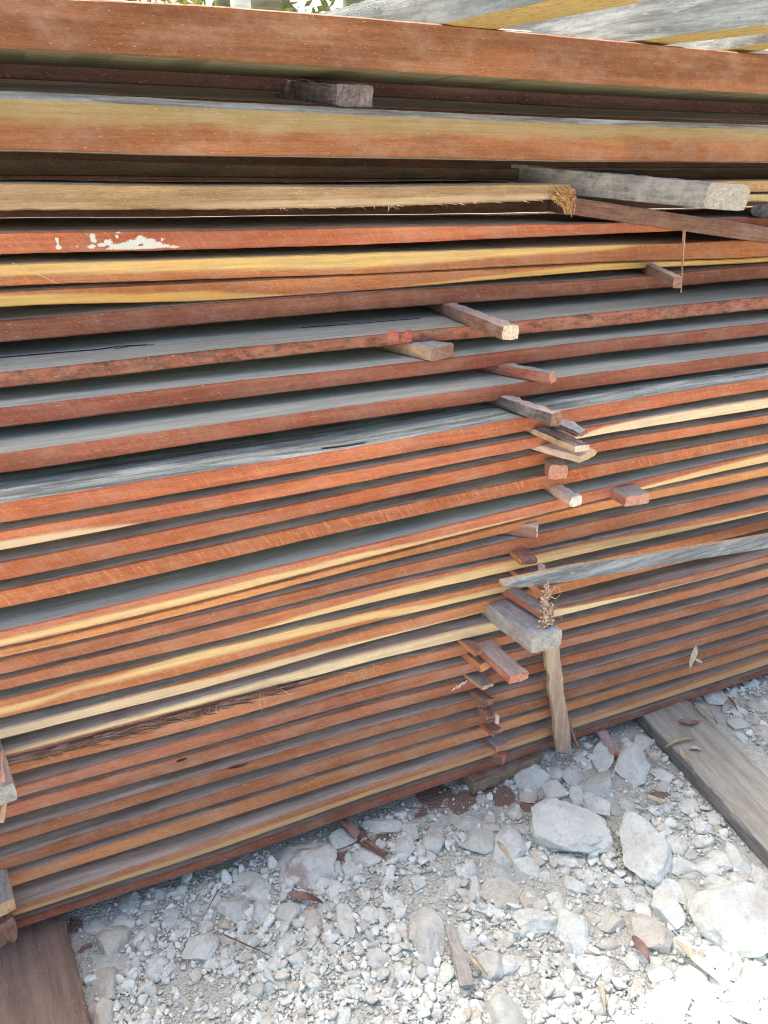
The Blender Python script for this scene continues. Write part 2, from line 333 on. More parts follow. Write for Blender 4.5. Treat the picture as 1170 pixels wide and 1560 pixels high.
for i in range(29):
    s = STY[i]; T, B, yy = PROF[i]; X = XS
    fm = wood_face('board_face_%02d' % i, *s['c'], sap=s.get('sap', CREAM), stain=s.get('stain', .22), paint=s.get('paint', False), saw=s.get('saw', .15 if i < 3 else .30), mottle=s.get('mottle', 0), dust=.30 if i < 20 else .45)
    if s.get('end'):
        xe = px_to_x(i, s['end']); k = X < xe; X, T, B, yy = X[k], T[k], B[k], yy[k]
    sapf = stripe(s['s'], i) if 's' in s else None; pf = None
    if s.get('paint'):
        X2 = np.unique(np.concatenate([X, np.arange(0.03, 0.28, 0.0022)])); T = np.interp(X2, X, T); B = np.interp(X2, X, B); yy = np.interp(X2, X, yy); X = X2
        blobs = [(P(a, b, 0)[0], P(a, b, 0)[2], c * .00112, d * .00112) for a, b, c, d in PAINTPX]
        def pf(x, v, blobs=blobs, X=X, T=T, B=B):
            z = np.interp(x, X, B) + v * (np.interp(x, X, T) - np.interp(x, X, B))
            return max([max(0.0, 1.1 - 0.6 * math.hypot((x - bx) / bw, (z - bz) / bh)) for bx, bz, bw, bh in blobs])
    mats = [fm, s['top'], UNDER if s.get('under') else TOP_DARK]
    o = build_board('timber_beam' if i < 2 else 'board', X, T, B, yy, s.get('dep', 0.52), mats, sapf, s.get('wane', 0), i, s.get('ragged', 0), pf, 17 if s.get('paint') else 9)
    tag(o, s['lab'], 'beam' if i < 2 else 'board', GROUP); boards[i] = o

# recessed boards behind the two beams, face colours darkened to deepen the gap shade
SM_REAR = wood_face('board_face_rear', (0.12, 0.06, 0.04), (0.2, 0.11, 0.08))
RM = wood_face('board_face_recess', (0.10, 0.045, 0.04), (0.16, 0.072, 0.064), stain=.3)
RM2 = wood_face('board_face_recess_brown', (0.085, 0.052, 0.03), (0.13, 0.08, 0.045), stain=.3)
def back_board(lab, pts_t, pts_b, y, depth, fm, top=TOP_DARK, x0=None, x1=None, name='board', cat='board', sapf=None, ragged=0):
    pt = [P(a, b, y) for a, b in pts_t]; pb = [P(a, b, y) for a, b in pts_b]
    X = XS
    if x0 is not None: X = X[X >= x0]
    if x1 is not None: X = X[X <= x1]
    T = np.interp(X, [p[0] for p in pt], [p[2] for p in pt]); B = np.interp(X, [p[0] for p in pb], [p[2] for p in pb])
    o = build_board(name, X, T, B, np.full(len(X), y), depth, [fm, top, TOP_DARK], seed=70 + len(lab), rows=5, sapf=sapf, ragged=ragged)
    return tag(o, lab, cat, GROUP)
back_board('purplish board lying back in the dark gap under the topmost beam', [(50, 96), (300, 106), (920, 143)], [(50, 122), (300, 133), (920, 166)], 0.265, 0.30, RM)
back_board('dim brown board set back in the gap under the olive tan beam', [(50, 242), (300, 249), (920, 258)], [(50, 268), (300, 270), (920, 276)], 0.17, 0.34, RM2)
CE1 = wood_face('board_face_tan_end', (0.42, 0.24, 0.10), (0.60, 0.36, 0.15)); CE2 = wood_face('board_face_yellow_end', (0.58, 0.40, 0.15), (0.74, 0.54, 0.24))
xr = P(1000, 285, 0.03)[0]
back_board('tan board showing at the right behind the pale sawn end of the grey timber', [(1000, 276), (1170, 274)], [(1000, 293), (1170, 293)], 0.035, 0.45, CE1, x0=xr)
back_board('short yellow board end behind the grey timber, under the tan board', [(1000, 297), (1170, 295.5)], [(1000, 309), (1170, 308)], 0.02, 0.45, CE2, x0=xr + .02)
# timbers added behind the front beam to keep sun off the layer below
for k in range(2):
    y = 0.32 + .24 * k
    back_board(['weathered timber behind the topmost beam at the back of the stack', 'rearmost weathered timber on top of the stack'][k], [(50, -10), (920, 55)], [(50, 60), (920, 112)], y, 0.2, TOP_BROWN, top=TOP_PALE, name='timber_beam', cat='beam')

RW = [SM_REAR, TOP_DARK, TOP_DARK]  # hidden rear row, added to stop light leaking through the gaps
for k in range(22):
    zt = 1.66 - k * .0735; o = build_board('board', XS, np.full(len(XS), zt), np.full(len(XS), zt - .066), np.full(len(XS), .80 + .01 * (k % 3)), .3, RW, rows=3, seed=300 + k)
    tag(o, 'hidden filler board added behind the front boards to block light through the gaps', 'board', 'added light blocking boards behind the stack')

# knot and crack on the mottled board, dark slits lower down: parts of their boards
def blob_patch(name, pix, y, mat, parent, thick=0.002):
    c = np.mean([P(a, b, y) for a, b in pix], axis=0); pts = [P(a, b, y) for a, b in pix]
    V = [c + np.array([0, -thick * 1.6, 0])]; n = len(pts)
    for p in pts: V.append(c + (p - c) * .7 + np.array([0, -thick * 1.3 - .001 * random.random(), 0]))
    for p in pts: V.append(p + np.array([0, 0.001, 0]))
    Fc = [(0, 1 + k, 1 + (k + 1) % n) for k in range(n)] + [(1 + k, 1 + n + k, 1 + n + (k + 1) % n, 1 + (k + 1) % n) for k in range(n)]
    return mesh_obj(name, V, Fc, mat, parent, loc=c)
KN = stick_mat('knot_red', (0.34, 0.075, 0.04), (0.50, 0.16, 0.10), (0.45, 0.26, 0.20), .3)
DARK = plain('dark_slit', (0.02, 0.012, 0.01), (0.05, 0.03, 0.025))
y7 = face_y(7, 610)
blob_patch('knot', [(589, 509), (593, 503.5), (600, 503), (606, 504), (609, 508), (608, 514), (609, 522), (598, 524.5), (590, 521)], y7 - .002, KN, boards[7], .0018)
blob_patch('knot', [(613, 510), (618, 503), (627, 502), (629, 508), (628.5, 521), (620, 523), (612, 521), (611, 515)], y7 - .002, KN, boards[7], .0018)
def top_slit(pix, i, parent, wid=.003):
    z = None; V = []
    for a, b in pix:
        q = G(a, b, zT(i, a) + .0012); V += [q + np.array([0, wid, 0]), q - np.array([0, wid * random.uniform(.4, 1), 0])]
    n = len(pix); Fc = [(2 * k, 2 * k + 1, 2 * k + 3, 2 * k + 2) for k in range(n - 1)]
    return mesh_obj('crack', V, Fc, DARK, parent, loc=np.mean(V, axis=0))
top_slit([(-20, 546), (40, 541), (100, 536), (150, 532), (185, 527), (225, 525)], 7, boards[7], .0045)
top_slit([(175, 531), (200, 527), (235, 525)], 7, boards[7], .004)
top_slit([(460, 499), (500, 496), (545, 493), (600, 488), (640, 485)], 7, boards[7], .004)
top_slit([(490, 683), (510, 681), (540, 677), (556, 674)], 10, boards[10], .004)
blob_patch('slit', [(268, 1160), (276, 1156), (288, 1154), (280, 1159), (270, 1162)], face_y(23, 280) - .0006, DARK, boards[23], .0004)
blob_patch('slit', [(345, 1172), (360, 1167), (380, 1163), (362, 1170)], face_y(24, 360) - .0008, DARK, boards[24], .0004)

# ------------------------------------------------------------------ fibres, bark, splinters
def tube(V, Fc, pts, r0, r1, sides=4):
    n0 = len(V); pts = [np.array(p, float) for p in pts]
    for k, p in enumerate(pts):
        d = pts[min(k + 1, len(pts) - 1)] - pts[max(k - 1, 0)]; d /= (np.linalg.norm(d) + 1e-9)
        a = np.cross(d, [0.3, 1, 0.2]); a /= np.linalg.norm(a); b = np.cross(d, a)
        r = r0 + (r1 - r0) * k / (len(pts) - 1)
        for s in range(sides):
            t = 2 * math.pi * s / sides; V.append(p + r * (math.cos(t) * a + math.sin(t) * b))
    for k in range(len(pts) - 1):
        for s in range(sides):
            s2 = (s + 1) % sides; Fc.append((n0 + k * sides + s, n0 + k * sides + s2, n0 + (k + 1) * sides + s2, n0 + (k + 1) * sides + s))
    Fc.append(tuple(n0 + s for s in range(sides))[::-1]); Fc.append(tuple(n0 + (len(pts) - 1) * sides + s for s in range(sides)))
BARK = stick_mat('bark_shreds', (0.10, 0.055, 0.04), (0.26, 0.15, 0.11), (0.40, 0.27, 0.22), .5)
PALEF = plain('pale_fibre', (0.45, 0.30, 0.17), (0.70, 0.55, 0.36), (80, 80, 80))
ORF = plain('orange_fibre', (0.34, 0.17, 0.06), (0.56, 0.34, 0.15), (60, 60, 60))
def strands(name, gen, n, mat, parent, r=(.0006, .0018), loc=None):
    V, Fc = [], []
    for k in range(n):
        pts = gen(k); rr = random.uniform(*r); tube(V, Fc, pts, rr, rr * .25)
    V = np.array(V); o = mesh_obj(name, V, Fc, mat, parent, loc=V.mean(axis=0)); o['kind'] = 'stuff'; return o
T20, B20, y20 = PROF[20]
def bark_gen(k):
    a = random.uniform(-20, 430) ; x = px_to_x(20, a); L = random.uniform(.05, .16)
    wgt = np.interp(a, [0, 100, 300, 420, 470], [.014, .022, .020, .010, .0])
    z0 = np.interp(x, XS, B20) + .006; y0 = np.interp(x, XS, y20) - random.uniform(.0, .008)
    dz = -random.uniform(0, 1) * wgt - .001; e = random.uniform(-.4, 1) * .5 * wgt
    return [(x + L * q, y0 + .004 * math.sin(3 * q + k), z0 + dz * min(1, .3 + q) - e * q * q + .0012 * n1(q * 3 + k, 3)) for q in np.linspace(0, 1, 7)]
strands('bark_strip', bark_gen, 330, BARK, boards[20], (.0009, .0028))
def wisp_gen(k):
    a = random.choice([60, 270, 300, 310, 320, 400, 420, 520, 545, 555]) + random.uniform(-12, 12); x = px_to_x(20, a); z0 = np.interp(x, XS, B20) - random.uniform(0, .012); y0 = np.interp(x, XS, y20) - .006
    dx, dz = random.uniform(-.02, .035), random.uniform(-.035, .012)
    return [(x + dx * q, y0 - .012 * math.sin(q * 2.6), z0 + dz * q * q + .004 * math.sin(q * 5 + k)) for q in np.linspace(0, 1, 7)]
strands('loose_fibre', wisp_gen, 34, PALEF, boards[20], (.0003, .0007))
T2, B2_, y2 = PROF[2]
def rag_gen(k):
    a = random.uniform(420, 860); x = px_to_x(2, a); z0 = np.interp(x, XS, B2_) + .002; L = random.uniform(.004, .02)
    sx = random.uniform(-.012, .02)
    return [(x + sx * q, .0 - .004 * q, z0 - L * q * (0.4 if k % 5 else 1)) for q in np.linspace(0, 1, 4)]
strands('torn_fibre', rag_gen, 34, PALEF, boards[2], (.0005, .0012))
def rag_end(k):
    a = random.uniform(838, 870); b = random.uniform(286, 304); p = P(a, b, random.uniform(-.014, .012)); q0 = p + np.array([random.uniform(-.004, .022), -.012 * random.random(), -random.uniform(.004, .016)]) if k % 3 else P(random.uniform(858, 874), random.uniform(312, 331), -.012)
    m = (p + q0) / 2 + np.array([.004, -.008, 0])
    return [p, m, q0]
strands('splintered_end', rag_end, 110, ORF, boards[2], (.0008, .0026))

# ------------------------------------------------------------------ sticks (spacers) and other loose timbers
ICOS = {}
def ico(n):
    if n in ICOS: return ICOS[n]
    import bmesh
    bm = bmesh.new(); bmesh.ops.create_icosphere(bm, subdivisions=n, radius=1); bm.verts.ensure_lookup_table()
    v = np.array([x.co[:] for x in bm.verts]); f = [[x.index for x in q.verts] for q in bm.faces]; bm.free()
    ICOS[n] = (v, f); return ICOS[n]
def stick(name, p_back, p_front, wid, hgt, mats, label, cat='stick', group='spacer sticks between the boards', extra_back=0.12, irregular=0.0026, taper=1.0, roundness=0.0, parent=None, seed=None, skew=0.0, nseg=None, flat_end=False):
    """a sawn stick from p_back to p_front (bottom centre line), subdivided, with worn edges; ends get material 1"""
    pb, pf = np.array(p_back, float), np.array(p_front, float)
    a = pf - pb; L0 = np.linalg.norm(a); a /= L0; pb = pb - a * extra_back; L = L0 + extra_back
    up = np.array([0, 0, 1.0]); rt = np.cross(a, up); rt /= np.linalg.norm(rt); up = np.cross(rt, a)
    seed = seed if seed is not None else random.uniform(0, 90)
    if flat_end: skew = -wid * rt[1] / a[1]
    nl = nseg or max(6, int(L / .012)); prof = []
    nw, nh = 5, 4
    for j in range(nw): prof.append((-.5 + j / nw, 0))
    for j in range(nh): prof.append((.5, j / nh))
    for j in range(nw): prof.append((.5 - j / nw, 1))
    for j in range(nh): prof.append((-.5, 1 - j / nh))
    m = len(prof); V = []; Fc = []; fm = []
    for k in range(nl + 1):
        s = k / nl; ws = max(0, 1 - (1 - s) * L / .08); sc = taper + (1 - taper) * (1 - s) if False else 1 + (taper - 1) * s
        endc = 0.0
        for (u, v) in prof:
            uu, v2 = u, v - .5
            cr = abs(uu) * 2; cv = abs(v2) * 2
            if roundness:
                r = max(1e-6, math.hypot(uu, v2)); mx = max(abs(uu), abs(v2)); kf = 1 - roundness * (1 - mx / r) * 1.0; uu *= kf; v2 *= kf
            elif cr > .99 and cv > .99: uu *= .95; v2 *= .93
            q = pb + a * (L * s + skew * uu * ws) + rt * uu * wid * sc + up * ((v2 * sc + .5 - .5 * (1 - sc)) * hgt)
            d = irregular * (nv(q * 45, seed) + .6 * nv(q * 130, seed + 3))
            q = q + rt * d * (1 if u > 0 else -1) + up * d * (1 if v > .5 else 0.3) + a * (irregular * 2.2 * nv(q * 90, seed + 9) if s > .99 else 0)
            V.append(q)
    for k in range(nl):
        for j in range(m):
            j2 = (j + 1) % m; Fc.append((k * m + j, k * m + j2, (k + 1) * m + j2, (k + 1) * m + j)); fm.append(2 if (nw + nh <= j < 2 * nw + nh and len(mats) > 2) else 0)
    for base, rev in ((0, True), (nl * m, False)):
        c = len(V); V.append(np.mean(V[base:base + m], axis=0) + (a * random.uniform(-.001, .0015) if not rev else 0))
        for j in range(m):
            j2 = (j + 1) % m; Fc.append((c, base + j2, base + j) if rev else (c, base + j, base + j2)); fm.append(1)
    loc = np.mean(V, axis=0)
    # local frame along the stick so the grain follows it
    M = Matrix((tuple(a), tuple(rt), tuple(up))).transposed().to_4x4()
    Vl = (np.array(V) - loc) @ np.array([a, rt, up]).T
    o = mesh_obj(name, Vl, Fc, mats, smooth=True, sharp=50, fmat=fm)
    o.matrix_world = Matrix.Translation(Vector(loc)) @ M
    if parent is None: tag(o, label, cat, group)
    return o
SM = {
 'red': stick_mat('stick_red', (0.34, 0.11, 0.07), (0.50, 0.20, 0.13), (0.40, 0.33, 0.29), .35),
 'redend': stick_mat('stick_red_end', (0.42, 0.15, 0.09), (0.58, 0.27, 0.18), (0.52, 0.40, 0.33), .3),
 'brown': stick_mat('stick_brown', (0.20, 0.105, 0.07), (0.36, 0.20, 0.14), (0.30, 0.26, 0.23), .4),
 'grey': stick_mat('stick_grey', (0.25, 0.24, 0.21), (0.42, 0.40, 0.36), (0.50, 0.49, 0.45), .4),
 'greytop': stick_mat('stick_grey_top', (0.24, 0.235, 0.225), (0.38, 0.375, 0.36), (0.30, 0.25, 0.22), .4),
 'bluetop': stick_mat('stick_blue_top', (0.26, 0.28, 0.285), (0.42, 0.45, 0.455), (0.20, 0.2, 0.2), .4),
 'dark': stick_mat('stick_dark', (0.07, 0.055, 0.055), (0.18, 0.14, 0.13), (0.32, 0.29, 0.28), .5),
 'pale': stick_mat('stick_pale', (0.50, 0.36, 0.25), (0.70, 0.55, 0.42), (0.60, 0.55, 0.50), .4),
 'tan': stick_mat('stick_tan', (0.44, 0.28, 0.15), (0.60, 0.42, 0.25), (0.45, 0.36, 0.28), .4),
 'white': stick_mat('stick_white', (0.56, 0.48, 0.42), (0.78, 0.71, 0.65), (0.42, 0.34, 0.30), .5),
 'orange': stick_mat('stick_orange', (0.46, 0.17, 0.06), (0.62, 0.28, 0.12), (0.40, 0.28, 0.2), .3),
 'pinkgrey': stick_mat('stick_pink_grey', (0.36, 0.28, 0.25), (0.50, 0.42, 0.39), (0.30, 0.22, 0.19), .4),
}
def spacer(i, fbl, fbr, ftl, btl, mats, label, hclamp=None, zoff=0.0, ymax=None, **k):
    z = zT(i, fbl[0]) + .0006 + zoff
    a, b = G(*fbl, z), G(*fbr, z); t = P(*ftl, a[1]); h = t[2] - z
    if hclamp: h = min(h, hclamp)
    wid = np.linalg.norm((b - a)[:2])
    bl = G(*btl, z + h); bl[2] = z                                   # hidden back corner, at the foot of the left side
    fr = (a + b) / 2; d = (a - bl); d /= np.linalg.norm(d); Lb = max(.06, np.linalg.norm(a - bl))
    if ymax is not None: Lb = min(Lb, (ymax - fr[1]) / -d[1]); k['extra_back'] = 0
    back = fr - d * Lb
    rt = np.array([-d[1], d[0]]); wid = abs(np.dot((b - a)[:2], rt)) / 1.0
    return stick('spacer_stick', back, fr, max(wid, .012), max(h, .006), [SM[m] for m in mats], label, **k)
spacer(7, (764, 519), (790, 517), (767, 494), (677, 463), ('brown', 'pale', 'pinkgrey'), 'long rounded grey brown stick poking out over the mottled board', roundness=.35, irregular=.003, hclamp=.031)
spacer(8, (656, 551), (690, 544), (652, 531), (600, 518), ('tan', 'brown', 'bluetop'), 'short stick with a grey top and pale side, right under the red knot')
spacer(9, (832, 585), (849, 583), (832, 568), (770, 556), ('red', 'redend', 'greytop'), 'square red stick with a grey top, third spacer from the top of the column')
spacer(10, (838, 650), (857, 648), (836, 630), (775, 608), ('dark', 'brown', 'pinkgrey'), 'knotty weathered purple grey stick with cracked bark on the stained board', roundness=.5, irregular=.005, hclamp=.029)
spacer(11, (873, 689), (900, 686), (873, 680), (813, 654), ('tan', 'pale', 'dark'), 'thin pale stick with a hollow dark top, under the knotty grey stick', irregular=.003)
stick('spacer_stick', P(852, 648, -.39), P(886, 664, -.45), .032, .012, [SM['dark'], SM['brown'], SM['greytop']], 'dark broken chip of wood lying on the thin pale stick', irregular=.004, extra_back=.03)
spacer(12, (875, 704), (913, 697), (870, 692), (833, 681), ('pale', 'tan', 'pale'), 'flat wide pale stick with a tan end, just above the reddish block', hclamp=.017)
spacer(13, (836, 732), (862, 728), (837, 711), (820, 686), ('red', 'redend', 'greytop'), 'reddish square block end with a narrow grey top, below the flat pale stick', zoff=.004, hclamp=.034, ymax=-.368)
spacer(14, (867, 773), (886, 771), (867, 754), (845, 742), ('pale', 'white', 'white'), 'rounded whitish stick end on the cream striped board', roundness=.5, irregular=.004, hclamp=.026)
spacer(15, (955, 775), (985, 764), (955, 759), (940, 750), ('red', 'redend', 'greytop'), 'small reddish block to the right of the spacer column', hclamp=.026)
spacer(16, (806, 819), (829, 814), (810, 801), (792, 800), ('brown', 'white', 'white'), 'pale pink wedge shaped stick end under the whitish rounded one', hclamp=.03)
spacer(17, (798, 866), (814, 853), (799, 857), (778, 840), ('orange', 'brown', 'brown'), 'brown stick with an orange side just above the tip of the grey lath', hclamp=.014)
spacer(18, (825, 910), (840, 906), (822, 902), (776, 866), ('orange', 'brown', 'brown'), 'dark stick with an orange side passing under the grey lath', hclamp=.016)
spacer(19, (822, 943), (847, 940), (823, 933), (769, 899), ('red', 'brown', 'greytop'), 'red sided stick with a grey top, directly above the large grey block', hclamp=.02)
spacer(20, (807, 996), (856, 985), (812, 968), (746, 923), ('grey', 'grey', 'bluetop'), 'large thick grey block sticking out furthest from the stack', hclamp=.045, irregular=.002, flat_end=True)
spacer(22, (776, 1043), (805, 1035), (775, 1031), (711, 971), ('red', 'redend', 'pinkgrey'), 'long straight red stick with a grey top, below the large grey block', zoff=.024, hclamp=.026, ymax=-.408)
spacer(22, (731, 1024), (745, 1020), (730, 1012), (713, 998), ('orange', 'orange', 'brown'), 'short orange stick tucked under the long red stick', hclamp=.022)
spacer(23, (735, 1053), (751, 1044), (734, 1047), (706, 1025), ('tan', 'tan', 'greytop'), 'short tan stick with a worn end, left of the long red stick', irregular=.003, hclamp=.016)
spacer(25, (742, 1105), (753, 1099), (739, 1094), (716, 1057), ('red', 'brown', 'brown'), 'dirty reddish stick covered in soil, under the short tan stick', irregular=.004, hclamp=.024)
spacer(27, (755, 1146), (776, 1136), (754, 1140), (730, 1118), ('brown', 'redend', 'greytop'), 'brown grey stick end above the ground, second spacer from the bottom', irregular=.003, hclamp=.02)
spacer(28, (761, 1165), (774, 1160), (761, 1153), (748, 1148), ('brown', 'redend', 'redend'), 'lowest small red peg resting on the mossy ground block', irregular=.003, hclamp=.03)
spacer(6, (1027, 440), (1036, 438), (1030, 414), (985, 402), ('brown', 'brown', 'pinkgrey'), 'dark red stick in the shaded gap behind the hanging splinter', hclamp=.027, extra_back=.2)
spacer(24, (738, 1078), (750, 1072), (737, 1070), (714, 1048), ('brown', 'brown', 'brown'), 'dark dirty stick right above the soil covered one', irregular=.005, hclamp=.022)
spacer(26, (750, 1124), (764, 1116), (750, 1117), (728, 1098), ('red', 'brown', 'brown'), 'short ragged reddish stick third from the bottom of the column', irregular=.004, hclamp=.016)
spacer(21, (722, 1000), (736, 996), (721, 990), (706, 980), ('orange', 'brown', 'brown'), 'thin brown stick hidden behind the upper end of the long red stick', irregular=.003, hclamp=.012)
# block under the topmost beam
bz = zT(1, 540) + .002
stick('spacer_stick', P(470, 154, .24), np.array([P(540, 156, .02)[0], .02, bz]), abs(P(568, 140, .02)[0] - P(508, 140, .02)[0]), .043, [SM['dark'], SM['dark'], SM['dark']], 'square dim brown block between the two thick beams', extra_back=.1)
# stick ends at the left edge of the picture
def left_block(pts_front, depth, mats, label, dx=0.02, **k):
    l, r, zt, zb, y = pts_front
    fr = np.array([(l + r) / 2, y, zb]); bk = np.array([(l + r) / 2 - dx, y + depth, zb])
    return stick('spacer_stick', bk, fr, r - l, zt - zb, [SM[m] for m in mats], label, **k)
q = P(27, 1221, -.225 + YO); q2 = P(27, 1192, -.225 + YO)
left_block((q[0] - .085, q[0], q2[2], q[2], -.225 + YO), .14, ('tan', 'grey', 'greytop'), 'grey block with a tan right side at the left end, upper of two', extra_back=.2)
q = P(26, 1389, -.235 + YO); q2 = P(26, 1371, -.235 + YO)
left_block((q[0] - .085, q[0], q2[2], q[2], -.235 + YO), .14, ('tan', 'tan', 'greytop'), 'grey topped block with a tan end at the left, lower of two', extra_back=.15)
q = P(29, 1432, -.215 + YO); q2 = P(29, 1396, -.215 + YO)
left_block((q[0] - .05, q[0], q2[2], q[2], -.215 + YO), .12, ('brown', 'brown', 'brown'), 'dark red brown chock at the bottom left on the ground plank', irregular=.005, extra_back=.02)
stick('splinter', P(3, 1145, -.20 + YO), P(6, 1190, -.227 + YO), .006, .004, [SM['redend'], SM['pale']], 'pale reddish splinter lying on the upper grey block at left', 'splinter', None, extra_back=0, irregular=.002)
stick('splinter', P(8, 1222, -.20 + YO), P(3, 1252, -.21 + YO), .010, .006, [SM['tan'], SM['pale']], 'tan splinter hanging below the upper grey block at left', 'splinter', None, extra_back=0, irregular=.002)

# the grey timber and the brown plank poking out at upper right
gm = stick_mat('grey_timber_side', (0.15, 0.135, 0.12), (0.27, 0.245, 0.22), (0.42, 0.39, 0.34), .5); ge = stick_mat('grey_timber_end', (0.29, 0.255, 0.21), (0.45, 0.415, 0.36), (0.36, 0.28, 0.20), .5)
ye = -.135
f0, f1 = P(1071, 322.5, ye), P(1136, 317, ye); ft = P(1069, 282, ye); b0 = P(800, 257, .16)
ctr = (f0 + f1) / 2; hb = ft[2] - f0[2]; left_b = np.array([b0[0], .16, b0[2] - hb]); dl = f0 - left_b; dl /= np.linalg.norm(dl)
Lg = np.linalg.norm(f0 - left_b)
stick('grey_timber', ctr - dl * Lg, ctr, abs(np.dot(f1 - f0, np.cross(dl, [0, 0, 1.]) / np.linalg.norm(np.cross(dl, [0, 0, 1.])))), hb, [gm, ge, SM['bluetop']], 'weathered grey timber with a pale sawn end poking out under the second beam', 'timber', None, extra_back=.10, irregular=.0025, nseg=60, flat_end=True)
hm = wood_face('brown_plank_face', (0.20, 0.085, 0.05), (0.34, 0.16, 0.10), stain=.3)
pl, pr = P(916, 334, .0), P(1175, 371.5, -.12); dd = pr - pl; dn = dd / np.linalg.norm(dd)
rt = np.cross(dn, [0, 0, 1]); rt /= np.linalg.norm(rt)
wd = .13
stick('plank', pl - rt * wd / 2 * 1 - dn * .03, pr - rt * wd / 2 + dn * .25, wd, .042, [stick_mat('plank_dark_brown', (0.13, 0.062, 0.04), (0.22, 0.115, 0.078), (0.26, 0.18, 0.14), .35), SM['brown'], SM['bluetop']], 'dark brown plank slanting out to the right below the grey timber', 'plank', None, extra_back=.07, irregular=.0012, nseg=50)
# dark curved lump at the right edge
lm = plain('dark_grey_bark', (0.06, 0.055, 0.055), (0.16, 0.15, 0.145), (40, 90, 90))
stick('log_end', P(1165, 334, .12), P(1162, 331, -.03), .075, .036, [lm, lm], 'dark grey rounded log end at the right edge behind the grey timber', 'log', None, extra_back=.05, roundness=.9)
# hanging splinter
stick('splinter', P(1041.5, 350, -.085), P(1037, 446, -.085), .009, .004, [SM['redend'], SM['red']], 'thin reddish splinter hanging down from the brown plank', 'splinter', None, extra_back=0, taper=.35, irregular=.0015)

# grey lath leaning across the front of the stack, tall stake
def lath(name, pix, y0, y1, thick, mats, label, cat, seg=40, axis='x', seed=3):
    """pix: top edge and bottom edge polylines in matching pairs; front at plane y"""
    top, bot = pix; n = len(top); y0 += YO; y1 += YO
    V = []; Fc = []; fm = []
    s0 = np.linspace(0, n - 1, seg)
    def at(poly, s):
        k = min(int(s), n - 2); f = s - k; return tuple(poly[k][j] * (1 - f) + poly[k + 1][j] * f for j in (0, 1))
    for s in s0:
        y = y0 + (y1 - y0) * s / (n - 1); a = P(*at(top, s), y); b = P(*at(bot, s), y)
        for j, v in enumerate((0, .25, .5, .75, 1)):
            p = a * (1 - v) + b * v; d = .0012 * nv(p * 60, seed) ; p = p + np.array([0, d, 0]) + (np.array([0, 0, .0012 * nv(p * 90, seed + 5)]) if axis == 'x' else np.array([.0014 * nv(p * 90, seed + 5), 0, 0])) * (1 if v in (0, 1) else 0)
            V.append(p)
        for p in (b, a): V.append(p + np.array([0, thick, 0]))
    m = 7
    for k in range(seg - 1):
        for j in range(m):
            j2 = (j + 1) % m; Fc.append((k * m + j, k * m + j2, (k + 1) * m + j2, (k + 1) * m + j)); fm.append(0 if j < 4 else 1)
    Fc.append(tuple(range(m))[::-1]); fm.append(1); Fc.append(tuple((seg - 1) * m + j for j in range(m))); fm.append(1)
    o = mesh_obj(name, V, Fc, mats, fmat=fm, loc=np.mean(V, axis=0), smooth=True, sharp=45)
    return tag(o, label, cat)
LG = wood_top('lath_grey', (0.36, 0.39, 0.40), (0.13, 0.14, 0.15), (0.56, 0.60, 0.61), .7)
lo = lath('lath', ([(764, 886), (800, 878), (870, 863), (960, 849), (1050, 835), (1120, 823.5), (1200, 810), (1290, 794)], [(765, 892.5), (800, 894), (870, 885), (960, 870), (1050, 854), (1120, 843), (1200, 830), (1290, 816)]), -.215, -.185, .011, [LG, SM['tan']], 'pale blue grey lath lying slantwise across the front of the stack', 'lath', 70)
ST_M = wood_top('stake_tan', (0.52, 0.40, 0.30), (0.36, 0.25, 0.18), (0.60, 0.49, 0.40), .5, axis=2)
lath('stake', ([(830, 972), (832, 1000), (833, 1018), (838, 1032), (836, 1048), (842, 1075), (845, 1100), (846, 1120), (850, 1146)], [(851, 972), (853, 1000), (856, 1020), (858, 1040), (859, 1058), (864, 1080), (867, 1100), (869, 1122), (871, 1149)]), -.188, -.205, .012, [ST_M, SM['tan']], 'upright tan stake standing on the stones against the stack', 'stake', 40, 'z')
lath('stake', ([(822, 860), (823, 880), (823, 905), (826, 925)], [(830, 861), (832, 880), (833, 905), (836, 925)]), -.165, -.18, .008, [SM['white'], SM['pale']], 'short pale broken stick end standing up behind the grey lath', 'stick', 20, 'z', 9)
lath('stake', ([(864, 1095), (868, 1112), (876, 1130), (880, 1140)], [(868, 1095), (873, 1112), (880, 1130), (884, 1140)]), -.18, -.20, .008, [SM['brown'], SM['brown']], 'thin dark sliver of wood behind the foot of the tan stake', 'sliver', 16, 'z', 11)
lath('stake', ([(755, 1089), (755, 1103)], [(761, 1090), (760, 1103)]), -.20, -.20, .006, [SM['pale'], SM['pale']], 'tiny pale peg upright beside the soil covered stick', 'peg', 8, 'z', 12)
# nest of torn fibres on the grey block
V, Fc = [], []; v0_, f0_ = ico(1)
for k in range(420):
    vv_ = random.random(); wv_ = 4 + 6 * vv_; c = P(random.gauss(833, wv_ * .6), 893 + 80 * vv_, -.222 + YO - .034 * vv_ - random.uniform(0, .012)); base = len(V); rr = random.choice([.0012, .0018, .0026, .0036]) * random.uniform(.7, 1.2)
    V += list(v0_ * rr * np.random.default_rng(k).uniform(.5, 1.5, 3) + c); Fc += [tuple(i + base for i in f) for f in f0_]
for k in range(40):
    vv_ = random.random(); c = P(random.gauss(833, 6), 893 + 78 * vv_, -.235 + YO - .03 * vv_); d = np.array([random.gauss(0, .006), random.gauss(0, .005), random.gauss(-.003, .008)]); tube(V, Fc, [c - d, c + np.array([random.gauss(0, .003), -.003, 0]), c + d], .0009, .0004)
CRM = plain('crumb_tan', (0.34, 0.22, 0.14), (0.68, 0.52, 0.38), (160, 160, 160), .95, .8)
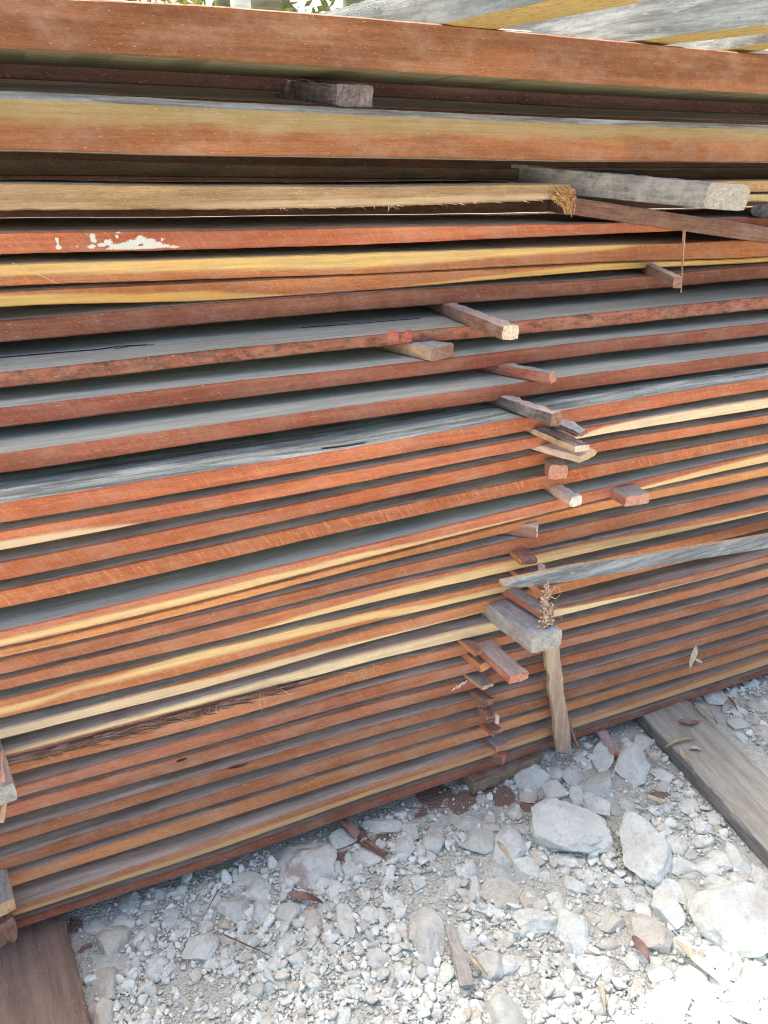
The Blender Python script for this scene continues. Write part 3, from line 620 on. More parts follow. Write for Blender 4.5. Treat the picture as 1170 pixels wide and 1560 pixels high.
tag(mesh_obj('fibre_clump', V, Fc, [CRM], loc=np.mean(V, axis=0)), 'clump of torn tan fibres and soil caught on the large grey block', 'fibre clump')
V, Fc = [], []
for k in range(5):
    c = P(843 + 3 * k % 7, 925 + 4 * k, -.24 + YO); tube(V, Fc, [c, c + np.array([.008, -.004, -.002 + .002 * k]), c + np.array([.014, -.004, -.012])], .0007, .0003)
tag(mesh_obj('curled_fibre', V, Fc, [PALEF], loc=np.mean(V, axis=0)), 'thin curled fibres dangling at the right of the fibre clump', 'fibre')
# soil lump on the dirty stick, cobweb-like white shred
SOIL = plain('soil_crumb', (0.13, 0.075, 0.055), (0.26, 0.17, 0.13), (120, 120, 120), .95, .8)

# ------------------------------------------------------------------ grey cross timbers on top
zt0 = float(PROF[0][0].mean()) + .004
cross_side = wood_top('cross_timber_grey', (0.25, 0.275, 0.26), (0.15, 0.16, 0.155), (0.38, 0.41, 0.39), .7)
cross_white = wood_top('cross_timber_white', (0.38, 0.41, 0.39), (0.18, 0.18, 0.17), (0.58, 0.61, 0.58), .9)
cross_under = stick_mat('cross_timber_under', (0.40, 0.27, 0.09), (0.58, 0.42, 0.17), (0.34, 0.27, 0.14), .3)
def cross(l0, l1, wid, hgt, side, label, back=.75, fwd=.12):
    a = np.array(l1) - np.array(l0); a /= np.linalg.norm(a); rt = np.cross(a, [0, 0, 1.]); rt /= np.linalg.norm(rt)
    # l0, l1: lower left edge seen from the front; the timber's width runs to the right
    s = 1 if rt[0] > 0 else -1
    c0 = np.array(l0) + rt * s * wid / 2 - a * back; c1 = np.array(l1) + rt * s * wid / 2 + a * fwd
    o = stick('cross_timber', c0, c1, wid, hgt, [side, SM['grey'], SM['greytop']], label, 'timber', 'grey timbers laid across the top of the stack', extra_back=0, irregular=.003, nseg=60)
    me = o.data; me.materials.append(cross_under)
    for p in me.polygons:
        if p.normal.z < -.8: p.material_index = 3
    return o
cross(G(681, 36, zt0), G(842, 2, zt0), .160, .087, cross_side, 'grey timber with a yellow underside laid across the top, leftmost of three', fwd=.10)
cross(G(983, 62, zt0), G(1170, 40, zt0), .128, .10, cross_white, 'whitish flaking timber laid across the top, middle of the three cross timbers', fwd=.10)
cross(G(1115, 75, zt0), G(1200, 60, zt0), .11, .08, cross_side, 'grey timber across the top at the right edge, mostly hidden by the whitish one', fwd=.05)

# ------------------------------------------------------------------ ground
def gz(x, y):
    return 0.010 * mn.noise(Vector((x * 2.3, y * 2.3, 0.5))) + 0.006 * mn.noise(Vector((x * 7, y * 7, 3.5))) - 0.004
gx = np.unique(np.concatenate([np.linspace(-60, -3, 14), np.linspace(-3, -.5, 20), np.arange(-.5, 2.6, .016), np.linspace(2.6, 5, 18), np.linspace(5, 60, 14)]))
gy = np.unique(np.concatenate([np.linspace(-60, -3, 14), np.linspace(-3, -1.42, 20), np.arange(-1.4, -0.2, .016), np.linspace(.05, 3, 20), np.linspace(3, 60, 14)]))
V = []; 
for y in gy:
    for x in gx:
        z = gz(x, y)
        if -.5 < x < 2.6 and -1.4 < y < -.2: z += .003 * mn.noise(Vector((x * 40, y * 40, 1))) + .002 * mn.noise(Vector((x * 95, y * 95, 2)))
        V.append((x, y, z))
nx = len(gx); Fc = [(j * nx + i, j * nx + i + 1, (j + 1) * nx + i + 1, (j + 1) * nx + i) for j in range(len(gy) - 1) for i in range(nx - 1)]
SOILSPOTS = [(665, 1215, .075), (700, 1222, .06), (640, 1235, .04), (815, 1215, .05), (760, 1210, .05), (545, 1270, .05), (520, 1300, .035), (590, 1268, .04), (115, 1410, .035), (125, 1440, .025), (1000, 1210, .03), (850, 1195, .03)]
def soil_mask(x, y):
    m = 0
    for px, py, r in SOILSPOTS:
        g = G(px, py, 0); d = math.hypot(x - g[0], (y - g[1]) * 1.3) / r; m = max(m, 1.15 - d + .9 * mn.noise(Vector((x * 16, y * 16, 4))) + .5 * mn.noise(Vector((x * 45, y * 45, 7))))
    return max(0, m)
soil = [soil_mask(v[0], v[1]) if -.5 < v[0] < 2.6 and -1.45 < v[1] < .1 else 0 for v in V]
t = NT('gravel_ground'); t.coord()
vo = t.n('ShaderNodeTexVoronoi'); vo.inputs['Scale'].default_value = 190; t.link(t.co, vo.inputs['Vector'])
a = t.noise((3, 3, 3), 5, .6); b = t.noise((60, 60, 60), 5, .7); e = t.noise((300, 300, 300), 3, .7)
c = t.mix(t.ramp(a, .35, .7), (0.51, 0.54, 0.485), (0.65, 0.695, 0.635))
c = t.mix(t.ramp(b, .35, .7, 0, .6), c, (0.38, 0.37, 0.31))
c = t.mix(t.ramp(vo.outputs['Distance'], .0, .6, 0, .35), c, (0.62, 0.60, 0.55))
c = t.mix(t.ramp(e, .5, .75, 0, .5), c, (0.36, 0.35, 0.30))
sm_ = t.ramp(t.math('ADD', t.attr('soil'), t.math('MULTIPLY', t.math('SUBTRACT', b, .5), .9)), .30, .55)
c = t.mix(sm_, c, t.mix(e, (0.18, 0.115, 0.09), (0.32, 0.225, 0.185)))
GROUND = t.done(c, .95, t.math('ADD', t.math('MULTIPLY', vo.outputs['Distance'], 1.0), b), .9, .006)
tag(mesh_obj('ground', V, Fc, [GROUND], smooth=True, attrs={'soil': soil}), kind='structure')

# ------------------------------------------------------------------ stones
def rock_shape(sub, rng, cuts=11, lo=.50, hi=.86, rough=.035):
    v, f = ico(sub); v = v.copy()
    for _ in range(cuts):
        n = rng.normal(size=3); n /= np.linalg.norm(n); d = rng.uniform(lo, hi); e = v @ n - d; k = e > 0
        v[k] -= np.outer(e[k] * .96, n)
    if rough:
        s = rng.uniform(0, 50)
        d = np.array([mn.noise(Vector(p) * 2.6 + Vector((s, 0, 0))) * rough * 1.4 + mn.noise(Vector(p) * 7 + Vector((0, s, 0))) * rough * .8 + mn.noise(Vector(p) * 19 + Vector((0, 0, s))) * rough * .4 for p in v])
        v *= (1 + d)[:, None]
    v -= (v.max(0) + v.min(0)) / 2
    v /= (v.max(0) - v.min(0)) / 2
    return v, f
def stone_material(name, c1, c2, stain=(0.42, 0.33, 0.22), sf=.35, crev=(0.30, 0.28, 0.25)):
    t = NT(name); t.coord()
    a = t.noise((14, 14, 14), 6, .65); b = t.noise((70, 70, 70), 5, .7); s = t.noise((9, 9, 9), 4, .6, dist=.6); e = t.noise((260, 260, 260), 3, .7)
    c = t.mix(t.ramp(a, .3, .7), c1, c2)
    c = t.mix(t.ramp(s, .56, .70, 0, sf), c, stain)
    c = t.mix(t.ramp(b, .50, .75, 0, .5), c, crev)
    c = t.mix(t.ramp(e, .55, .8, 0, .4), c, (0.75, 0.74, 0.70))
    return t.done(c, .9, t.math('ADD', t.math('MULTIPLY', a, 1.5), t.math('ADD', b, t.math('MULTIPLY', e, .4))), .8, .010)
SW = stone_material('stone_white', (0.60, 0.65, 0.60), (0.77, 0.825, 0.77))
SG = stone_material('stone_grey', (0.50, 0.535, 0.485), (0.66, 0.70, 0.645))
ST_ = stone_material('stone_tan', (0.50, 0.49, 0.42), (0.66, 0.655, 0.58), (0.50, 0.40, 0.27), .3)
SB = stone_material('stone_brown_stained', (0.56, 0.60, 0.55), (0.70, 0.74, 0.69), (0.24, 0.12, 0.08), .55)
placed = []
def stone(px, py, wpx, hpx, mat, label, cat='stone', group=None, yaw=None, seed=None, sub=3, flat=.58, bury=.42, lo=.40, hi=.78, cuts=12, name='stone'):
    rng = np.random.default_rng(seed if seed is not None else random.randint(0, 10 ** 6))
    g = G(px, py, 0.01); dist = np.linalg.norm(g - np.array([0, -D, H])); s = dist / math.hypot(F, math.hypot(px - 585, py - 780))
    sw, sh = wpx * s / 2, hpx * s / 2
    sd_ = (H / dist); cd_ = math.sqrt(1 - sd_ * sd_); sw *= 1.08; sh *= 1.08
    hgt = min(sw, sh) * flat; dep = max((sh - .35 * hgt * cd_) / sd_, .6 * min(sw, sh))
    v, f = rock_shape(sub, rng, cuts, lo, hi, .055 if sub > 2 else .035)
    v = v * np.array([sw * 1.06, dep * 1.1, max(hgt, .004)])
    ya = math.atan2(RIGHT[1], RIGHT[0]) + (yaw if yaw is not None else rng.uniform(-.25, .25)); cy, sy = math.cos(ya), math.sin(ya)
    v = np.stack([v[:, 0] * cy - v[:, 1] * sy, v[:, 0] * sy + v[:, 1] * cy, v[:, 2]], 1)
    z = gz(g[0], g[1]) + hgt * (1 - 2 * bury)
    o = mesh_obj(name, v, f, mat, smooth=True, sharp=28); o.location = (g[0], g[1] , z)
    placed.append((g[0], g[1], max(sw, dep)))
    return tag(o, label, cat, group)
BIG = [
 (462, 1312, 92, 90, SB, 'big flat white stone with a brown stain, touching the lowest board', dict(flat=.5, seed=11, lo=.4, hi=.75, name='boulder')),
 (865, 1258, 106, 76, SW, 'largest pale boulder in the middle of the gravel, below the tan stake', dict(seed=5, flat=.7)),
 (983, 1293, 68, 92, SW, 'tall pale boulder right of the largest one, narrow at its far end', dict(seed=8, flat=.7)),
 (1125, 1402, 124, 92, SW, 'wide pale boulder at the right edge beside the sunlit corner', dict(seed=14, flat=.7)),
 (652, 1427, 51, 82, SG, 'upright oblong grey stone with a flat top beside the grey wood chip', dict(seed=21, lo=.55, hi=.75, flat=.6)),
 (815, 1397, 66, 38, SW, 'white block shaped stone with a bright front face', dict(seed=23, lo=.5, hi=.7, flat=.9)),
 (874, 1412, 50, 60, SW, 'pale angular stone right of the white block shaped one', dict(seed=25, lo=.5, hi=.7)),
 (990, 1416, 58, 53, ST_, 'pale stone with a rusty hollow, left of the wide boulder', dict(seed=27)),
 (1019, 1381, 44, 50, SW, 'rounded pale stone wedged above the rusty hollowed one', dict(seed=29)),
 (768, 1538, 60, 64, SG, 'grey stone with a pointed top at the bottom edge', dict(seed=31, flat=.8)),
 (1015, 1524, 68, 60, SW, 'white stone glaring in the sunlit corner', dict(seed=33, flat=.8)),
 (961, 1161, 53, 58, SW, 'cone shaped white stone left of the right hand plank', dict(seed=35, flat=.9)),
 (909, 1190, 48, 40, SG, 'flat topped grey stone left of the cone shaped one', dict(seed=37, lo=.5, hi=.7, flat=.7)),
 (911, 1224, 34, 34, SW, 'white stone just below the flat topped grey one', dict(seed=39)),
 (919, 1152, 30, 44, SW, 'pale oblong stone near the foot of the tan stake', dict(seed=41)),
 (776, 1282, 46, 56, SW, 'white angular stone with a leaf on it, left of the largest boulder', dict(seed=43, lo=.5, hi=.75)),
 (727, 1276, 54, 34, SG, 'low grey stone left of the white one with the leaf', dict(seed=45)),
 (661, 1268, 36, 46, SG, 'grey ridged stone just below the patch of red soil', dict(seed=47)),
 (306, 1433, 46, 42, SW, 'four cornered pale stone in the left part of the gravel', dict(seed=49, lo=.45, hi=.7, flat=.6)),
 (165, 1426, 50, 44, ST_, 'broad beige stone near the end of the left plank', dict(seed=51)),
 (159, 1495, 38, 44, ST_, 'greyish stone with a tan edge beside the left plank', dict(seed=53)),
 (157, 1541, 32, 42, ST_, 'tan edged stone at the bottom beside the left plank', dict(seed=55)),
 (168, 1462, 64, 30, SG, 'dusty half buried stone between the two tan edged stones', dict(seed=57, flat=.3, bury=.45)),
 (355, 1374, 46, 42, SG, 'round grey brown stone with small stones on it', dict(seed=59)),
 (399, 1381, 37, 38, SW, 'white angular stone left of the dead brown leaf', dict(seed=61, lo=.5, hi=.75)),
 (394, 1349, 34, 36, SW, 'white stone left of the big stained stone', dict(seed=63, lo=.5, hi=.75)),
 (439, 1391, 50, 30, SG, 'oblong grey stone below the dead brown leaf', dict(seed=65)),
 (478, 1397, 32, 40, ST_, 'beige stone right below the tip of the dead brown leaf', dict(seed=67)),
 (764, 1352, 64, 40, ST_, 'low cluster like pale stone in the middle of the gravel', dict(seed=69, flat=.4, bury=.42)),
 (812, 1180, 50, 40, SW, 'bright white stone against the mossy ground block', dict(seed=71, flat=.5)),
 (1093, 1455, 54, 30, SW, 'flat white stone under the wide boulder at right', dict(seed=73)),
 (1058, 1495, 46, 52, SW, 'pale stone at the edge of the sunlight, right of the glaring one', dict(seed=75)),
 (900, 1466, 50, 40, SW, 'pale low stone below the angular pale one', dict(seed=77, flat=.5)),
 (1035, 1315, 54, 24, SW, 'long thin pale stone lying left of the right hand plank', dict(seed=79)),
 (1024, 1352, 50, 34, SW, 'slanting pale slab above the rounded wedged stone', dict(seed=81, yaw=-.6)),
 (578, 1458, 38, 34, SG, 'grey humped stone in the middle of the fine gravel', dict(seed=83)),
 (578, 1250, 60, 24, SW, 'long pale stone lying under the lowest board', dict(seed=85, flat=.7)),
 (613, 1287, 34, 34, SW, 'three cornered white stone left of the ridged grey one', dict(seed=87, lo=.4, hi=.7)),
 (746, 1467, 38, 40, SG, 'grey speckled stone beside the olive leaf', dict(seed=89)),
]
for px, py, ww, hh, mt, lab, k in BIG:
    stone(px, py, ww, hh, mt, lab, group='larger stones in the gravel', sub=5 if ww > 60 else 4, **{**dict(lo=.5, hi=.88, cuts=15, flat=.68), **k, 'name': 'stone'})
MED = """145,1404,37,20,W 196,1369,32,28,G 224,1369,23,18,T 237,1350,29,19,W 269,1351,34,20,W 310,1344,20,24,T 260,1388,25,28,G 221,1388,21,22,G 189,1395,29,19,W 223,1413,28,28,G 280,1401,20,20,W
312,1401,22,18,G 232,1469,26,32,W 253,1472,15,28,W 297,1477,18,20,T 227,1532,18,18,T 522,1272,37,27,W 625,1260,26,27,W 557,1302,45,27,W 536,1321,27,23,W 514,1320,20,24,W 490,1344,27,29,W 509,1354,27,28,W 525,1347,18,26,W
384,1332,42,20,G 435,1432,29,26,W 527,1402,26,44,W 458,1458,15,29,W 466,1477,19,21,W 476,1494,23,22,W 607,1415,32,21,W 582,1394,18,24,W 494,1553,32,16,T 691,1270,25,20,W 715,1248,42,20,G 764,1319,42,26,G 803,1314,37,30,W 819,1297,20,26,T 710,1319,28,33,W 725,1350,15,38,W
747,1382,40,18,W 805,1358,26,34,T 710,1428,28,30,W 776,1465,27,27,W 800,1470,18,22,W 680,1482,25,30,W 688,1504,15,14,W 860,1302,37,22,W 847,1200,34,28,W 878,1207,20,28,W 1030,1283,34,24,W 1069,1254,29,19,W 1024,1245,13,11,W 1003,1269,24,19,W 1121,1303,30,40,W 1096,1302,30,33,W
1080,1319,40,19,W 1056,1362,24,40,G 1101,1343,48,21,W 1140,1350,29,27,W 935,1397,46,36,W 1006,1482,36,26,W 1045,1437,40,28,W 926,1430,32,16,T 888,1156,27,23,W 833,1143,27,23,G 903,1217,22,26,W 846,1176,26,22,G 872,1180,28,26,G 1089,1056,32,26,W 1114,1050,18,16,W 1131,1119,18,14,W 1036,1068,22,16,W 1060,1052,18,14,G 1145,1040,22,14,W
372,1380,16,16,W 640,1290,18,20,W 555,1360,20,18,W 590,1340,18,16,W 940,1335,26,18,W 900,1330,24,22,W 960,1370,22,20,W 690,1345,22,26,W 640,1340,22,20,W 600,1480,22,18,T 540,1480,18,22,W 410,1500,24,20,G 350,1470,22,18,W 700,1540,26,22,W 840,1500,28,24,W 860,1540,26,22,W 905,1520,30,26,W 700,1445,18,22,W 1160,1330,20,24,W 1150,1490,40,36,W 1130,1530,46,40,W 1075,1540,40,34,W"""
for s in MED.split():
    a_, b_, c_, d_, m_ = s.split(','); col = {'W': 'pale', 'G': 'grey', 'T': 'beige'}[m_]
    stone(float(a_), float(b_), float(c_), float(d_), {'W': SW, 'G': SG, 'T': ST_}[m_], 'medium sized %s angular stone, one of many strewn through the gravel' % col, group='medium %s stones strewn in the gravel' % col, sub=3, lo=.45, hi=.82)
# ------------------------------------------------------------------ planks and blocks on the ground
GP = wood_top('ground_plank_grey', (0.40, 0.395, 0.34), (0.26, 0.25, 0.21), (0.49, 0.49, 0.43), .6)
GPS = wood_top('ground_plank_side', (0.28, 0.29, 0.28), (0.14, 0.14, 0.13), (0.40, 0.41, 0.39), .5)
GPB = wood_top('ground_plank_brown', (0.28, 0.20, 0.155), (0.19, 0.13, 0.10), (0.37, 0.285, 0.235), .5)
def ground_plank(p0, p1, wid, hgt, z0, top, side, label):
    p0 = np.array([p0[0], p0[1], z0]); p1 = np.array([p1[0], p1[1], z0])
    return stick('plank', p0, p1, wid, hgt, [side, side, top], label, 'plank', 'planks on the ground under the stack', extra_back=.35, irregular=.003, nseg=90)
l0, l1 = G(977, 1089, .035), G(1170, 1299, .035); d = (l1 - l0) / np.linalg.norm(l1 - l0); rt = np.array([-d[1], d[0], 0]) ; 
r0 = G(1062, 1077, .035); wid = abs(np.dot((r0 - l0), rt)); sgn = 1 if np.dot(r0 - l0, rt) > 0 else -1
ground_plank(l0 + rt * sgn * wid / 2, l1 + rt * sgn * wid / 2 + d * .5, wid, .045, -.010, GP, GPS, 'grey weathered plank on the ground at right, with dead leaves on it')
l0, l1 = G(98, 1396, .030), G(141, 1565, .030); d = (l1 - l0) / np.linalg.norm(l1 - l0); rt = np.array([-d[1], d[0], 0]); sgn = 1 if rt[0] < 0 else -1
ground_plank(l0 + rt * sgn * .15, l1 + rt * sgn * .15 + d * .5, .30, .04, -.010, GPB, GPB, 'brown dusty plank on the ground at the lower left corner')
MOSS = stick_mat('mossy_block', (0.20, 0.165, 0.10), (0.34, 0.29, 0.19), (0.22, 0.13, 0.09), .6)
b0_, b1_ = G(722, 1211, .0), G(826, 1166, .0); dv = (b1_ - b0_) / np.linalg.norm(b1_ - b0_); nrm = np.array([-dv[1], dv[0], 0])
stick('ground_block', b0_ + nrm * .06 + np.array([0, 0, -.005]), b1_ + nrm * .06 + np.array([0, 0, -.005]), .12, .042, [MOSS, MOSS, stick_mat('soil_top', (0.15, 0.09, 0.065), (0.27, 0.18, 0.14), (0.34, 0.28, 0.22), .4)], 'mossy brown block on the ground under the spacer column', 'block', None, extra_back=0, irregular=.006, nseg=30)

# fill stones + pebbles
def inside_view(x, y):
    dx = x; dy = y + D; fwd = CB * dx + CA * dy; lat = CA * dx - CB * dy
    z = fwd * CT + H * ST; v = (-fwd * ST + H * CT); u = lat
    if z <= 0: return False, 0, 0
    return True, 585 + F * u / z, 780 + F * v / z
def blocked(x, y, r):
    for a, b, c in placed:
        if (x - a) ** 2 + (y - b) ** 2 < (c * .8 + r * .7) ** 2: return True
    return False
RP_l0 = G(965, 1093, 0); RP_l1 = G(1170, 1318, 0); RP_r0 = G(1062, 1077, .035); 
def on_plank(x, y):
    d = (RP_l1 - RP_l0)[:2]; d = d / np.linalg.norm(d); n_ = np.array([-d[1], d[0]]); q = np.array([x, y]) - RP_l0[:2]; s_ = np.dot(q, n_) * (1 if n_[0] > 0 else -1)
    return -.004 < s_ < .26
def left_plank(x, y):
    e = np.interp(-y, [.45, .73], [-.125, -.095]) + .005
    return e - .31 < x < e
cnt = 0; tries = 0
while cnt < 165 and tries < 9000:
    tries += 1
    px, py = random.uniform(90, 1168), random.uniform(1060, 1556); g = G(px, py, 0)
    if g[1] > -.175 + YO or on_plank(g[0], g[1]) or left_plank(g[0], g[1]): continue
    den = np.interp(px, [90, 500, 900, 1170], [.5, .5, .9, 1])
    if random.random() > den or soil_mask(g[0], g[1]) > .3: continue
    r = random.choice([9, 10, 11, 12, 14, 17]); 
    if blocked(g[0], g[1], r * .0012): continue
    stone(px, py, r * 1.7, r * random.uniform(1.0, 1.6), random.choice([SW, SW, SG, ST_]), 'small angular stone, one of many alike bedded in the gravel', group='small stones in the gravel', sub=2, lo=.45, hi=.85, yaw=random.uniform(-1.5, 1.5)); cnt += 1

def pebble_mass(name, n, rmin, rmax, sub, power, mat):
    tmpl = []
    for k in range(14):
        v, f = rock_shape(sub, np.random.default_rng(100 + k + sub * 31), 9, .32, .72, .05 if sub > 1 else 0.0); tmpl.append((v, np.array(f)))
    VV, FF, TT = [], [], []; base = 0; made = 0
    while made < n:
        px, py = RNG.uniform(-260, 1420), RNG.uniform(1010, 1720); g = G(px, py, 0); x, y = g[0], g[1]
        if y > -.14 + YO or on_plank(x, y) or left_plank(x, y): made += 1; continue
        sm = soil_mask(x, y)
        if sm > .35 and RNG.random() < .93: made += 1; continue
        # gravel sorts itself into coarse and fine drifts
        dr = mn.noise(Vector((x * 6, y * 6, 9.0)))
        r = rmin * (rmax / rmin) ** (RNG.random() ** power)
        if r > .5 * rmax and dr < -.05: r *= .45
        if dr < -.12 and RNG.random() < .5: made += 1; continue
        v, f = tmpl[RNG.integers(14)]
        a = RNG.uniform(0, 6.28); ca, sa = math.cos(a), math.sin(a); sc = r * RNG.uniform(.7, 1.15, 3) * np.array([1.1, .9, .7])
        q = v * sc; q = np.stack([q[:, 0] * ca - q[:, 1] * sa, q[:, 0] * sa + q[:, 1] * ca, q[:, 2]], 1)
        tx, ty = RNG.normal(0, .3, 2); q[:, 2] += tx * q[:, 0] + ty * q[:, 1]
        q += np.array([x, y, gz(x, y) + r * .25 + .002])
        VV.append(q); FF.append(f + base); base += len(q); TT.append(np.full(len(q), RNG.random())); made += 1
    Vv = np.concatenate(VV); Ff = np.concatenate(FF)
    me = bpy.data.meshes.new(name); me.vertices.add(len(Vv)); me.vertices.foreach_set('co', Vv.astype(np.float32).ravel())
    me.loops.add(len(Ff) * 3); me.loops.foreach_set('vertex_index', Ff.astype(np.int32).ravel())
    me.polygons.add(len(Ff)); me.polygons.foreach_set('loop_start', np.arange(0, len(Ff) * 3, 3, dtype=np.int32))
    me.update(calc_edges=True); at = me.attributes.new('tint', 'FLOAT', 'POINT'); at.data.foreach_set('value', np.concatenate(TT).astype(np.float32))
    me.materials.append(mat); o = bpy.data.objects.new(name, me); COL.objects.link(o)
    return tag(o, 'fine pale crushed gravel covering the ground in front of the stack', 'gravel', kind='stuff')
t = NT('pebble'); t.coord(); ti = t.attr('tint'); b = t.noise((160, 160, 160), 4, .7)
c = t.mix(ti, (0.47, 0.50, 0.455), (0.78, 0.835, 0.78))
c = t.mix(t.ramp(t.math('FRACT', t.math('MULTIPLY', ti, 17.3)), .86, .97, 0, .6), c, (0.50, 0.43, 0.33))
c = t.mix(t.ramp(b, .45, .75, 0, .5), c, (0.32, 0.30, 0.26))
PEB = t.done(c, .92, b, .5, .003)
pebble_mass('gravel', 14500, .0042, .0150, 2, 1.7, PEB)
pebble_mass('gravel', 80000, .0014, .0048, 1, 1.2, PEB)

# ------------------------------------------------------------------ leaves, chips, twigs
def leaf(name, pts, wid, mat, label, z=.0, curl=.006, cat='leaf', group=None, vertical_y=None, thick=.0007):
    """pts: midrib pixels; blade laid on the ground (or hung on the plane y) with a little curl and thickness"""
    mid = [G(a, b, z) if vertical_y is None else P(a, b, vertical_y) for a, b in pts]
    n = 14; ss = np.linspace(0, len(mid) - 1, n); C = []
    for s in ss:
        k = min(int(s), len(mid) - 2); C.append(mid[k] + (mid[k + 1] - mid[k]) * (s - k))
    C = np.array(C); V = []; nrm = np.array([0, 0, 1.]) if vertical_y is None else np.array([0, -1., 0])
    for k in range(n):
        u = k / (n - 1); d = C[min(k + 1, n - 1)] - C[max(k - 1, 0)]; d /= np.linalg.norm(d); sd_ = np.cross(nrm, d); wv = wid * (math.sin(math.pi * min(1, u * .97 + .03)) ** .8) * (.75 + .25 * math.cos(u * 3))
        for j in (-1, -.5, 0, .5, 1):
            V.append(C[k] + sd_ * wv / 2 * j + nrm * (curl * (abs(j) ** 1.5) * (.5 + .5 * math.sin(u * 4 + wid * 900)) + .002 + curl * .8 * math.sin(u * math.pi)))
    top = len(V); V += [v - nrm * thick for v in V]; Fc = []
    for k in range(n - 1):
        for j in range(4):
            a = k * 5 + j; Fc.append((a, a + 1, a + 6, a + 5)); Fc.append((top + a, top + a + 5, top + a + 6, top + a + 1))
    rim = [k * 5 for k in range(n)] + [(n - 1) * 5 + j for j in range(1, 5)] + [k * 5 + 4 for k in range(n - 2, -1, -1)] + [j for j in range(3, 0, -1)]
    for k in range(len(rim)): a, b = rim[k], rim[(k + 1) % len(rim)]; Fc.append((a, top + a, top + b, b))
    return tag(mesh_obj(name, V, Fc, mat, smooth=True, loc=np.mean(V, axis=0), sharp=60), label, cat, group)
LB = plain('leaf_brown', (0.19, 0.105, 0.085), (0.30, 0.20, 0.165), (40, 40, 40), .7); LT = plain('leaf_tan', (0.42, 0.36, 0.26), (0.56, 0.50, 0.38), (50, 50, 50), .7)
LO = plain('leaf_olive', (0.32, 0.29, 0.19), (0.46, 0.43, 0.31), (50, 50, 50), .7); LGY = plain('leaf_grey', (0.40, 0.38, 0.34), (0.54, 0.51, 0.46), (50, 50, 50), .8); LY = plain('leaf_yellow', (0.42, 0.33, 0.20), (0.58, 0.48, 0.31), (50, 50, 50), .7)
leaf('dead_leaf', [(440, 1361), (465, 1372), (492, 1378)], .026, LB, 'dark red brown dead leaf below the big stained stone', .012, .008)
leaf('dead_leaf', [(757, 1284), (770, 1300), (782, 1318)], .016, LO, 'olive tan leaf leaning on the white angular stone', .035, .004)
leaf('dead_leaf', [(712, 1454), (728, 1475), (744, 1489)], .013, LO, 'narrow olive leaf right of the grey wood chip', .015, .004)
leaf('dead_leaf', [(1028, 1434), (1060, 1462), (1092, 1490), (1100, 1505)], .024, LT, 'long tan leaf near the sunlit corner', .02, .004)
leaf('dead_leaf', [(1118, 1450), (1124, 1470), (1122, 1490)], .018, LY, 'orange tan leaf at the edge of the sunlight at right', .02, .004)
leaf('dead_leaf', [(913, 1498), (918, 1520), (922, 1545)], .012, LT, 'thin brown leaf lying upright in the picture near the bottom', .012, .003)
leaf('dead_leaf', [(963, 1428), (978, 1446), (990, 1470)], .024, LB, 'brown leaf sticking out under the rusty hollowed stone', .022, .006)
leaf('dead_leaf', [(1058, 1071), (1075, 1085), (1092, 1104)], .026, LO, 'folded olive brown leaf at the far end of the right plank', .045, .006)
leaf('dead_leaf', [(1034, 1099), (1050, 1103), (1068, 1100)], .028, LB, 'reddish brown leaf lying flat on the right plank', .038, .004)
leaf('dead_leaf', [(1013, 1140), (1030, 1132), (1048, 1128), (1058, 1128)], .014, LY, 'curled yellow leaf on the middle of the right plank', .038, .006)
leaf('dead_leaf', [(1035, 1138), (1040, 1155), (1055, 1170)], .012, LY, 'thin yellow leaf trailing down the right plank', .038, .004)
leaf('dead_leaf', [(1050, 1142), (1060, 1141), (1070, 1144)], .016, LT, 'small pale leaf on the right plank beside the yellow ones', .038, .004)
leaf('dead_leaf', [(985, 1147), (995, 1153), (1007, 1158)], .016, LT, 'tan leaf against the side of the right plank', .012, .004)
leaf('dead_leaf', [(985, 1212), (1000, 1220), (1012, 1226)], .018, LT, 'tan flake on the white gravel left of the right plank', .012, .003)
leaf('dead_leaf', [(1108, 1062), (1116, 1075), (1124, 1085)], .014, LB, 'small brown leaf behind the far end of the right plank', .015, .004)
leaf('dead_leaf', [(1057, 981), (1054, 995), (1051, 1007), (1050, 1019)], .030, stick_mat('leaf_pale_green', (0.42, 0.37, 0.24), (0.60, 0.55, 0.40)), 'pale greenish dead leaf caught on the front of the stack', 0, .006, vertical_y=-.185 + YO)
leaf('dead_leaf', [(1056, 1002), (1064, 1006), (1070, 1009)], .010, LT, 'tiny tan leaf beside the pale greenish one on the stack', 0, .004, vertical_y=-.185 + YO)
# wood chips on the ground
stick('wood_chip', G(905, 1102, .02), G(938, 1150, .012), .030, .010, [SM['pinkgrey'], SM['redend']], 'flat pinkish brown piece of wood leaning at the foot of the stack', 'wood chip', None, extra_back=0, irregular=.004, roundness=.3)
stick('wood_chip', G(685, 1411, .02), G(712, 1505, .014), .020, .006, [SM['grey'], SM['grey']], 'long pale grey sliver of wood beside the upright oblong stone', 'wood chip', None, extra_back=0, irregular=.002, taper=1.5)
stick('wood_chip', G(735, 1160, .05), G(722, 1164, .045), .012, .006, [SM['pale'], SM['white']], 'small pale chip on the mossy block', 'wood chip', None, extra_back=0)
stick('wood_chip', G(517, 1248, .02), G(545, 1275, .012), .022, .008, [BARK, BARK], 'dark brown strip of bark under the lowest board at the middle', 'bark', None, extra_back=0, irregular=.003)
stick('wood_chip', G(552, 1284, .016), G(588, 1304, .012), .014, .006, [BARK, BARK], 'short brown strip of bark among the stones below the middle', 'bark', None, extra_back=0, irregular=.003)
